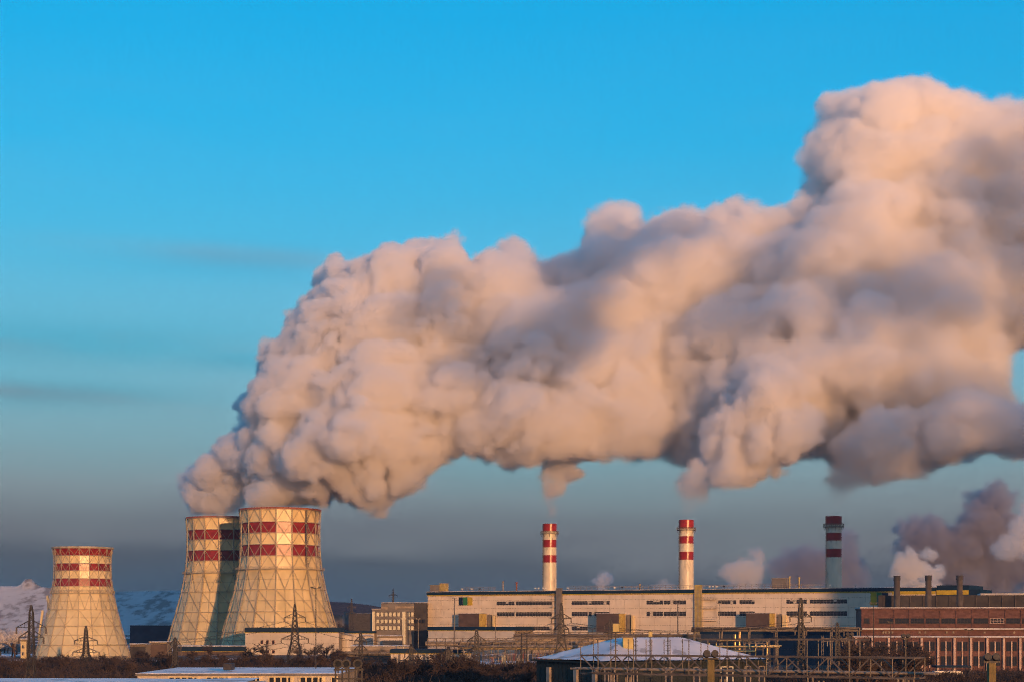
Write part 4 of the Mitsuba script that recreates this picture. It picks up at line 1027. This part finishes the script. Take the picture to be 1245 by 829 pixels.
grove(34, 440, 575, 360, 470, 6, 11, 'bare brown tree in the thicket before the workshop', 'thicket before the workshop')
grove(26, 570, 655, 330, 440, 5.5, 9.5, 'bare brown tree in the thicket left of the pump house', 'thicket left of the pump house')
grove(26, 1030, 1120, 330, 480, 10, 15, 'tall bare tree hiding the left part of the brick boiler house', 'trees before the brick boiler house')
grove(22, 1115, 1250, 290, 380, 4, 7.5, 'low bare tree in the dark scrub before the lit pilasters', 'scrub trees at the right')
grove(14, 940, 1040, 280, 380, 3, 5, 'low bare tree behind the pipe bridge right of the pump house', 'trees behind the pipe bridge')
grove(12, 405, 460, 1350, 1700, 12, 19, 'far bare tree on the skyline right of the twin towers', 'far skyline trees')
def tuft(r):
    mb = MB()
    for _ in range(8):
        a = r.uniform(0, 6.3); L = r.uniform(.5, 1.0); d = np.array([math.cos(a) * .55, math.sin(a) * .55, 1.0]); p = r.normal(0, .09, 3) * [1, 1, 0]
        q = p + d * L * .6; mb.twig(p, q, .028, w2=.018)
        for _ in range(4):
            e = d + r.normal(0, .5, 3); mb.twig(p + (q - p) * r.uniform(.3, 1), q + e * L * .3, .018, w2=.01)
    return np.vstack(mb.v), np.vstack(mb.f)
TUFTS = [tuft(np.random.default_rng(300 + i)) for i in range(14)]
def scrub(key, px0, px1, y0, y1, n, h, label):
    """Leafless bushes, each a tuft of twigs turned and scaled at random."""
    r = np.random.default_rng(len(key)); mb = MB()
    for i in range(n):
        v, f = TUFTS[i % 14]; y = r.uniform(y0, y1); x = xat(r.uniform(px0, px1), y); hh = h * r.uniform(.4, 1.1); a = r.uniform(0, 6.3); c, s_ = math.cos(a), math.sin(a)
        mb.raw(v @ np.array([[c, s_, 0], [-s_, c, 0], [0, 0, 1]]) * hh * [r.uniform(.8, 1.5), r.uniform(.8, 1.5), 1] + [x, y, -.05], f)
    mb.put(key, 'm_twig'); tag(key, label, 'scrub', kind='stuff')
scrub('scrub', -20, 440, 330, 600, 2600, 3.6, 'dark brown leafless scrub along the foot of the cooling towers')
scrub('undergrowth', 415, 700, 270, 500, 1900, 4.2, 'brown leafless undergrowth before the workshop and yard')
scrub('brushwood', 930, 1320, 240, 470, 2200, 3.4, 'dark brown leafless brushwood at the lower right')

# ------------------------------------------------------------------ steam: grids of density, each inside a closed hull
def surface_net(f, origin, step):
    """Closed quad surface of f < 0 on a regular grid (f positive at its border)."""
    s = f < 0
    cell = np.zeros(tuple(n - 1 for n in f.shape), np.uint8)
    for a, b, c_ in np.ndindex(2, 2, 2):
        cell += s[a:a + cell.shape[0], b:b + cell.shape[1], c_:c_ + cell.shape[2]]
    on = (cell > 0) & (cell < 8)
    idx = -np.ones(cell.shape, int)
    idx[on] = np.arange(on.sum())
    base = np.argwhere(on)
    acc, cnt = np.zeros((len(base), 3)), np.zeros(len(base))
    corners = np.array(list(np.ndindex(2, 2, 2)))
    for i in range(8):
        for j in range(i + 1, 8):
            if np.abs(corners[i] - corners[j]).sum() != 1:
                continue
            p, q = base + corners[i], base + corners[j]
            fp, fq = f[tuple(p.T)], f[tuple(q.T)]
            hit = (fp < 0) != (fq < 0)
            t = np.where(hit, fp / np.where(hit, fp - fq, 1), 0)[:, None]
            acc += np.where(hit[:, None], p + t * (q - p), 0)
            cnt += hit
    v = acc / cnt[:, None]
    quads = []
    for ax in range(3):
        u, w = (ax + 1) % 3, (ax + 2) % 3
        lo = [slice(1, n - 1) for n in f.shape]; lo[ax] = slice(0, f.shape[ax] - 1)
        hi = list(lo); hi[ax] = slice(1, f.shape[ax])
        a, b = s[tuple(lo)], s[tuple(hi)]
        for inside_first in (True, False):
            e = np.argwhere((a != b) & (a == inside_first))
            e[:, u] += 1; e[:, w] += 1
            def at(du, dw):
                k = e.copy(); k[:, u] -= du; k[:, w] -= dw
                return idx[tuple(k.T)]
            q = np.stack([at(1, 1), at(0, 1), at(0, 0), at(1, 0)], 1)
            quads.append(q if inside_first else q[:, ::-1])
    return trimesh.Trimesh(v * step + origin, np.vstack([np.vstack([q[:, [0, 1, 2]], q[:, [0, 2, 3]]]) for q in quads]), process=False)


MAIN = [(300,592),(284,570),(262,550),(268,540),(290,520),(284,490),(300,468),(318,432),(345,405),(345,383),(385,352),(388,318),(410,308),(432,316),(460,310),(490,298),(520,286),(545,286),(562,290),(574,318),(588,318),(604,294),(628,283),(650,302),(668,318),(690,312),(704,290),(712,256),(745,240),(768,254),(784,268),(800,252),(830,250),(856,268),(888,234),(908,234),(926,262),(962,262),(970,215),(968,178),(990,162),(1010,123),(1050,108),(1090,95),(1125,98),(1150,119),(1175,116),(1200,128),(1245,124),(1330,100),(1390,110),(1410,300),(1390,430),(1330,430),(1250,425),(1226,437),(1216,462),(1228,486),(1250,500),(1330,510),(1330,556),(1245,553),(1200,548),(1150,565),(1110,572),(1080,577),(1040,585),(1000,560),(965,565),(930,575),(880,580),(850,575),(820,556),(790,553),(740,548),(700,540),(650,568),(612,578),(575,556),(548,562),(520,590),(470,610),(430,618),(405,604),(392,596),(300,590)]
FRONT = [(297,616),(302,590),(318,565),(345,545),(385,540),(428,560),(440,595),(425,612),(387,616)]
BACK = [(231,626),(222,606),(212,598),(209,575),(230,560),(246,550),(262,536),(282,512),(284,486),(312,484),(345,505),(332,560),(306,600),(292,624)]
CH2 = [(830,630),(825,606),(819,588),(822,570),(842,540),(836,522),(868,490),(900,468),(930,442),(965,450),(990,480),(1002,510),(992,548),(970,572),(936,588),(886,603),(850,613),(839,630)]
CH1 = [(667,636),(663,618),(655,600),(652,580),(657,560),(664,540),(690,530),(714,545),(708,560),(698,568),(716,573),(704,582),(690,590),(684,606),(676,620),(671,636)]
CH3 = [(1008,625),(1000,592),(990,560),(1004,530),(1040,505),(1100,485),(1180,472),(1245,495),(1330,480),(1345,520),(1330,560),(1245,553),(1190,558),(1100,578),(1040,597),(1019,625)]
BULGE = [(610,335,40),(770,448,36),(905,525,50),(445,450,48),(428,522,42),(392,588,34),(492,430,52),(832,332,34),(1080,172,66),(1052,262,58),(545,385,46),(1010,272,34),(330,480,36),(1130,330,60),(700,380,46),(1040,430,50),(560,490,44),(640,440,40)]
DENT = [(592,562,20),(770,285,18),(500,508,12),(1000,235,14),(745,300,16),(345,515,18),(395,500,12),(400,405,14),(302,585,10),(322,560,12),(372,478,13),(398,440,13),(575,345,16),(560,420,14),(690,320,14),(955,395,22),(1190,440,24),(1050,480,18),(740,520,20),(660,520,18),(860,420,16)]

def axis(px, py):
    """Depth of the plume's middle: it wanders as the puffs roll over."""
    return np.interp(px, [210, 290, 340, 430, 700, 1450], [932, 915, 893, 880, 872, 850]) + 115 * (meshkit.fbm(np.array([px / 165, py / 165, 1.7]), 2, 11) - .5) * np.interp(px, [300, 540], [.12, .8]) + 34 * np.clip((np.interp(px, [300, 420, 800, 1100, 1400], [520, 440, 420, 330, 330]) - py) / 90, -1, 1.6)

def billow(P, L, seed):
    return np.abs(2 * meshkit.noise(P / L, seed) - 1)

def steam(key, parts, step, yr, seed, sigma, crisp, label, bulges=(), dents=(), rough=1.0, ns=1.0, detail=None, weight=None, margin=22, albedo=(.972, .966, .97)):
    """parts: (outline in the photograph, depth at its left, depth at its right, half thickness in photograph pixels, (radius class, count) list)."""
    r = np.random.default_rng(seed)
    q = np.vstack([np.array(p[0], float) for p in parts])
    yn, yf = yr
    c = np.array([at(px, py, y) for px in (q[:, 0].min() - margin, q[:, 0].max() + margin) for py in (q[:, 1].min() - margin, q[:, 1].max() + margin) for y in (yn, yf)])
    lo, hi = c.min(0), c.max(0)
    n = np.ceil((hi - lo) / step).astype(int)
    sd = np.full(n, 30.0, np.float32)
    def region(c, r_, pad=10.0):
        a = np.maximum(np.floor((c - r_ - pad - lo) / step).astype(int), 0); b = np.minimum(np.ceil((c + r_ + pad - lo) / step).astype(int) + 1, n)
        if (b <= a).any(): return None
        g = [np.arange(a[k], b[k]) * step + lo[k] - c[k] for k in range(3)]
        return sd[a[0]:b[0], a[1]:b[1], a[2]:b[2]], np.sqrt(g[0][:, None, None] ** 2 + g[1][None, :, None] ** 2 + g[2][None, None, :] ** 2) - r_
    def splat(c, r_):
        g = region(c, r_)
        if g: np.minimum(g[0], g[1], out=g[0])
    def carve(c, r_):
        g = region(c, r_)
        if g: np.maximum(g[0], -g[1], out=g[0])
    for out, ya, yb, TM, classes in parts:
        poly = shapely.Polygon(out).buffer(0); shapely.prepare(poly); x0, y0, x1, y1 = poly.bounds
        edge = poly.boundary
        for rmin, rmax, want in classes:
            P = np.column_stack([r.uniform(x0, x1, want * 4), r.uniform(y0, y1, want * 4)])
            P = P[shapely.contains_xy(poly, P[:, 0], P[:, 1])][:want]
            Dd = shapely.distance(shapely.points(P), edge)
            for (px, py), d in zip(P, Dd):
                if d < rmin * .8: continue
                rr = min(d * .98, r.uniform(rmin, rmax))
                t2 = math.sqrt(max(TM ** 2 - (TM - min(d, TM)) ** 2, 0))
                o = max(t2 - rr, 0) * (r.uniform(-1, 1) if rmin > 40 else r.choice([-1, 1]) * r.uniform(.65, 1.05))
                y = (axis(px, py) if ya is None else ya + (yb - ya) * (px - x0) / (x1 - x0)) + o * .43
                splat(at(px, py, y), rr * y / F)
    if bulges:
        out, ya, yb, TM, _ = parts[0]; poly = shapely.Polygon(out).buffer(0); x0, _, x1, _ = poly.bounds
        for lst, fn in ((bulges, splat), (dents, carve)):
            for px, py, rr in lst:
                d = poly.boundary.distance(shapely.Point(px, py)); t2 = math.sqrt(max(TM ** 2 - (TM - min(d, TM)) ** 2, 0))
                y = axis(px, py) - (t2 - (rr * .6 if fn is splat else -rr * .2)) * .43
                if fn is carve: fn(at(px, py, y), rr * y / F); continue
                fn(at(px, py, y), rr * .66 * y / F)
                for _ in range(26):   # a knot of lesser puffs round each large one
                    v = r.normal(0, 1, 3); v /= np.linalg.norm(v); v[1] = -abs(v[1]) * .8; q_ = rr * r.uniform(.16, .42)
                    fn(at(px + v[0] * (rr - q_) * 1.1, py + v[2] * (rr - q_) * 1.1, y + v[1] * (rr - q_) * .43), q_ * y / F)
    near = np.argwhere((sd < 8) & (sd > -16)); deep = sd <= -16; P = near * step + lo; s = sd[tuple(near.T)]
    PX = CX + P[:, 0] / P[:, 1] * F; PY = CY - (P[:, 2] - HC) / P[:, 1] * F
    cr = crisp(PX, PY, P[:, 1])
    P = P / ns; s = s / ns
    warp = P + 7 * np.stack([meshkit.fbm(P / 26, 2, seed + 20 + k) - .5 for k in range(3)], -1)
    ro = rough * (1 if detail is None else detail(PX, PY))
    soft = 1 - cr
    disp = ro * (10 * (billow(warp, 34, 3) - .36) + (4.2 + 2.6 * cr) * (billow(warp, 14, 5) - .38) + 15 * soft * (meshkit.fbm(warp / 17, 4, seed + 31) - .52))
    disp += (.4 + .6 * ro) * ((1.8 + 2.4 * cr) * (billow(warp, 6.5, 7) - .38) + (.9 + 1.1 * cr) * (billow(P, 3.2, 8) - .38))
    w = (4.0 - 3.2 * cr) / max(ns, .6)
    d = np.clip(.5 - (s - disp) / (2 * w), 0, 1); d = d * d * (3 - 2 * d)
    d = d * (1 - soft * .75 * np.clip(2.2 * meshkit.fbm(warp / 13, 2, seed + 41) - .55, 0, 1))
    d = d * (.3 + .7 * cr) * (1 if weight is None else weight(PX, PY, P[:, 1]))
    d[d < .012] = 0
    grid = np.zeros(n, np.float32); grid[tuple(near.T)] = d
    if deep.any():
        ax_ = [np.arange(n[k_]) * step + lo[k_] for k_ in range(3)]; y_ = float(ax_[1].mean())
        px_, py_ = np.meshgrid(CX + ax_[0] / y_ * F, CY - (ax_[2] - HC) / y_ * F, indexing='ij')
        full = ((.3 + .7 * crisp(px_, py_, y_ + 0 * px_)) * (1 if weight is None else weight(px_, py_, y_ + 0 * px_))).astype(np.float32)
        grid = np.where(deep, full[:, None, :], grid)
    for ax in range(3):
        for e in (0, 1, -1, -2):
            ix = [slice(None)] * 3; ix[ax] = e; grid[tuple(ix)] = 0
    k = 3; m = [-(-t // k) * k for t in n]; pad = np.zeros(m, np.float32); pad[:n[0], :n[1], :n[2]] = ndimage.maximum_filter(grid, 3)
    blk = pad.reshape(m[0] // k, k, m[1] // k, k, m[2] // k, k).max((1, 3, 5)) > 0
    fld = np.pad(ndimage.gaussian_filter(np.pad(ndimage.binary_dilation(blk).astype(np.float32), 2), .7), 1)
    hull = surface_net(.35 - fld, lo + (k - 1) * .5 * step - 3 * k * step, k * step)
    scene[key + '_medium'] = {'type': 'heterogeneous', 'albedo': {'type': 'rgb', 'value': list(albedo)}, 'scale': sigma, 'phase': {'type': 'hg', 'g': .2},
        'sigma_t': {'type': 'gridvolume', 'grid': mi.VolumeGrid(np.ascontiguousarray(grid.transpose(2, 1, 0))), 'to_world': T().translate((lo - step / 2).tolist()).scale((n * step).tolist())}}
    scene[key] = mikit.ply(hull, {'type': 'null'}, interior={'type': 'ref', 'id': key + '_medium'}, exterior={'type': 'ref', 'id': 'haze_air'})
    tag(key, label, 'steam', kind='stuff')
    return hull

ss = lambda a, b, x: np.clip((x - a) / (b - a), 0, 1) ** 2 * (3 - 2 * np.clip((x - a) / (b - a), 0, 1))
def crisp_main(px, py, y):
    c = np.interp(px, [210, 400, 560, 760, 1300], [1, .95, .72, .5, .36])
    c = np.maximum(c, .95 * (1 - ss(60, 95, np.hypot(px - 905, py - 530))) * (y < 850)); c = np.maximum(c, .95 * ((px < 725) & (px > 645) & (py > 535)))
    c = np.maximum(c, .62 * ss(440, 500, py) * (px > 960))
    c = np.maximum(c, .55 * (1 - ss(70, 130, np.hypot(px - 1090, py - 170))))
    return c
def detail_main(px, py):
    thin = ((px > 640) & (px < 730) & (py > 560)) | ((px > 810) & (px < 860) & (py > 585)) | ((px > 990) & (px < 1040) & (py > 580)) | ((py > 598) & (px < 400))
    return np.where(thin, .3, 1.0)
def weight_main(px, py, y):
    w = np.ones_like(px)
    w *= np.where((px > 645) & (px < 722) & (py > 560), np.interp(py, [560, 600, 622, 638], [1, 1, .6, .15]), 1)
    w *= np.where((px > 812) & (px < 900) & (py > 560), np.interp(py, [570, 595, 612, 632], [1, .7, .2, .05]), 1)
    w *= np.where((px > 985) & (px < 1060) & (py > 560), np.interp(py, [560, 600, 626], [.8, .12, .03]), 1)
    return w
steam('steam_cloud', [(MAIN, None, None, 128, ((45, 110, 340), (20, 45, 1900), (8, 20, 6000), (4, 8, 5000))), (FRONT, 860, 860, 46, ((14, 40, 160), (6, 14, 900))), (BACK, 928, 890, 40, ((10, 30, 200), (5, 10, 1100))), (CH2, 785, 762, 46, ((20, 42, 120), (8, 20, 700), (5, 9, 900))),
      (CH1, 846, 834, 17, ((9, 18, 30), (4, 9, 500), (2.4, 4, 600))), (CH3, 775, 762, 46, ((18, 46, 200), (8, 20, 900), (4, 8, 1500)))], 1.3, (715, 1000), 1, .33, crisp_main,
      'huge pinkish steam cloud drifting right from the two big cooling towers and the chimneys', BULGE, DENT, weight=weight_main, detail=detail_main)
# unseen steam added between the low sun and the cloud, its patches shaped as shade: its shadow mottles the cloud's middle and right
def over(px, py): return 1442.5 + (px - 622.5) * 2.128, 562 - (755 - py) * 2.128
SHADE_PATCH = [[(500,330),(560,318),(575,350),(590,395),(640,385),(700,340),(735,345),(745,400),(725,455),(660,480),(600,470),(540,440),(505,400)], [(650,318),(690,270),(760,235),(850,240),(900,290),(870,318),(815,300),(770,330),(700,330)],
         [(930,270),(985,262),(1010,315),(1080,330),(1130,390),(1090,450),(1010,430),(960,440),(900,420),(850,380),(880,340)], [(925,520),(985,494),(1080,478),(1200,464),(1265,620),(925,630)], [(1150,190),(1200,140),(1300,120),(1320,420),(1220,400),(1165,330)]]
steam('steam_cloud_001', [([over(*q) for q in pt], 390, 390, 70, ((20, 60, 200), (10, 22, 500))) for pt in SHADE_PATCH], 2.4, (340, 440), 9, .125, lambda px, py, y: np.full_like(px, .4),
      'unseen steam added out of view to cast shade patches on the steam cloud', rough=.8)
def small(key, outline, y, tm, sig, cr, label, step=1.0, classes=((5, 14, 120), (3, 6, 500)), rough=1.7, ns=.42, **k):
    steam(key, [(outline, y, y, tm, classes)], step, (y - tm * y / F - 10, y + tm * y / F + 10), 5, sig, lambda px, py, yy: np.full_like(px, cr), label, rough=rough, ns=ns, margin=10, **k)
SHADED_ALBEDO = (.62, .63, .70)  # lower albedo puts the shade on the two banks into their colour
small('steam_puff', [(718,722),(716,708),(723,698),(735,695),(746,700),(745,712),(741,722)], 985, 11, .35, .85, 'small white steam puff behind the hall roof right of the first chimney')
small('steam_puff_001', [(790,722),(795,706),(806,698),(816,704),(823,711),(824,722)], 900, 11, .2, .7, 'small faint steam puff behind the hall roof left of the middle chimney')
small('steam_puff_002', [(882,704),(874,694),(890,676),(912,666),(924,667),(931,680),(929,700),(925,724),(892,724),(888,712)], 935, 17, .3, .8, 'pinkish steam puff behind the hall roof right of the middle chimney')
small('shaded_bank', [(925,726),(928,690),(950,655),(968,660),(985,650),(1000,668),(1022,652),(1040,648),(1056,685),(1060,726)], 1350, 26, .2, .5, 'grey plume bank behind the shaded chimney, its shade put into the colour', 2.0, ((10, 26, 120), (5, 10, 500)), 1, .9, albedo=SHADED_ALBEDO)
small('steam_puff_003', [(1088,726),(1086,692),(1093,677),(1110,669),(1128,672),(1144,682),(1150,700),(1150,726)], 900, 18, .3, .9, 'bright pink steam puff rising behind the short stacks')
small('shaded_bank_001', [(1138,726),(1112,690),(1086,670),(1083,642),(1097,630),(1125,622),(1158,634),(1172,612),(1190,592),(1212,586),(1232,600),(1240,625),(1300,640),(1320,726)], 1300, 50, .16, .82, 'dark grey plume bank at the right behind the short stacks, shade put into its colour', 1.8, ((14, 36, 160), (6, 14, 1200)), 1.6, .7, albedo=SHADED_ALBEDO)
small('steam_puff_004', [(1206,676),(1212,652),(1232,628),(1238,605),(1275,598),(1290,690)], 1010, 22, .14, .8, 'pink lit steam wisp at the right edge above the coal bunker hall', 1.2, ((8, 22, 120), (4, 8, 500)), 1, .55)
small('steam_puff_005', [(84,664),(94,656),(112,653),(126,656),(132,664)], 681, 10, .02, .3, 'faint steam breath above the small cooling tower', .8)

# ------------------------------------------------------------------ the air
scene['haze'] = {'type': 'cube', 'to_world': T().translate([0, 0, 190]).scale([6000, 6000, 192]), 'bsdf': {'type': 'null'}, 'interior': {'type': 'ref', 'id': 'haze_air'}}
labels['haze'] = {'label': 'grey smog haze lying over the plant and the hills', 'category': 'haze', 'kind': 'stuff'}
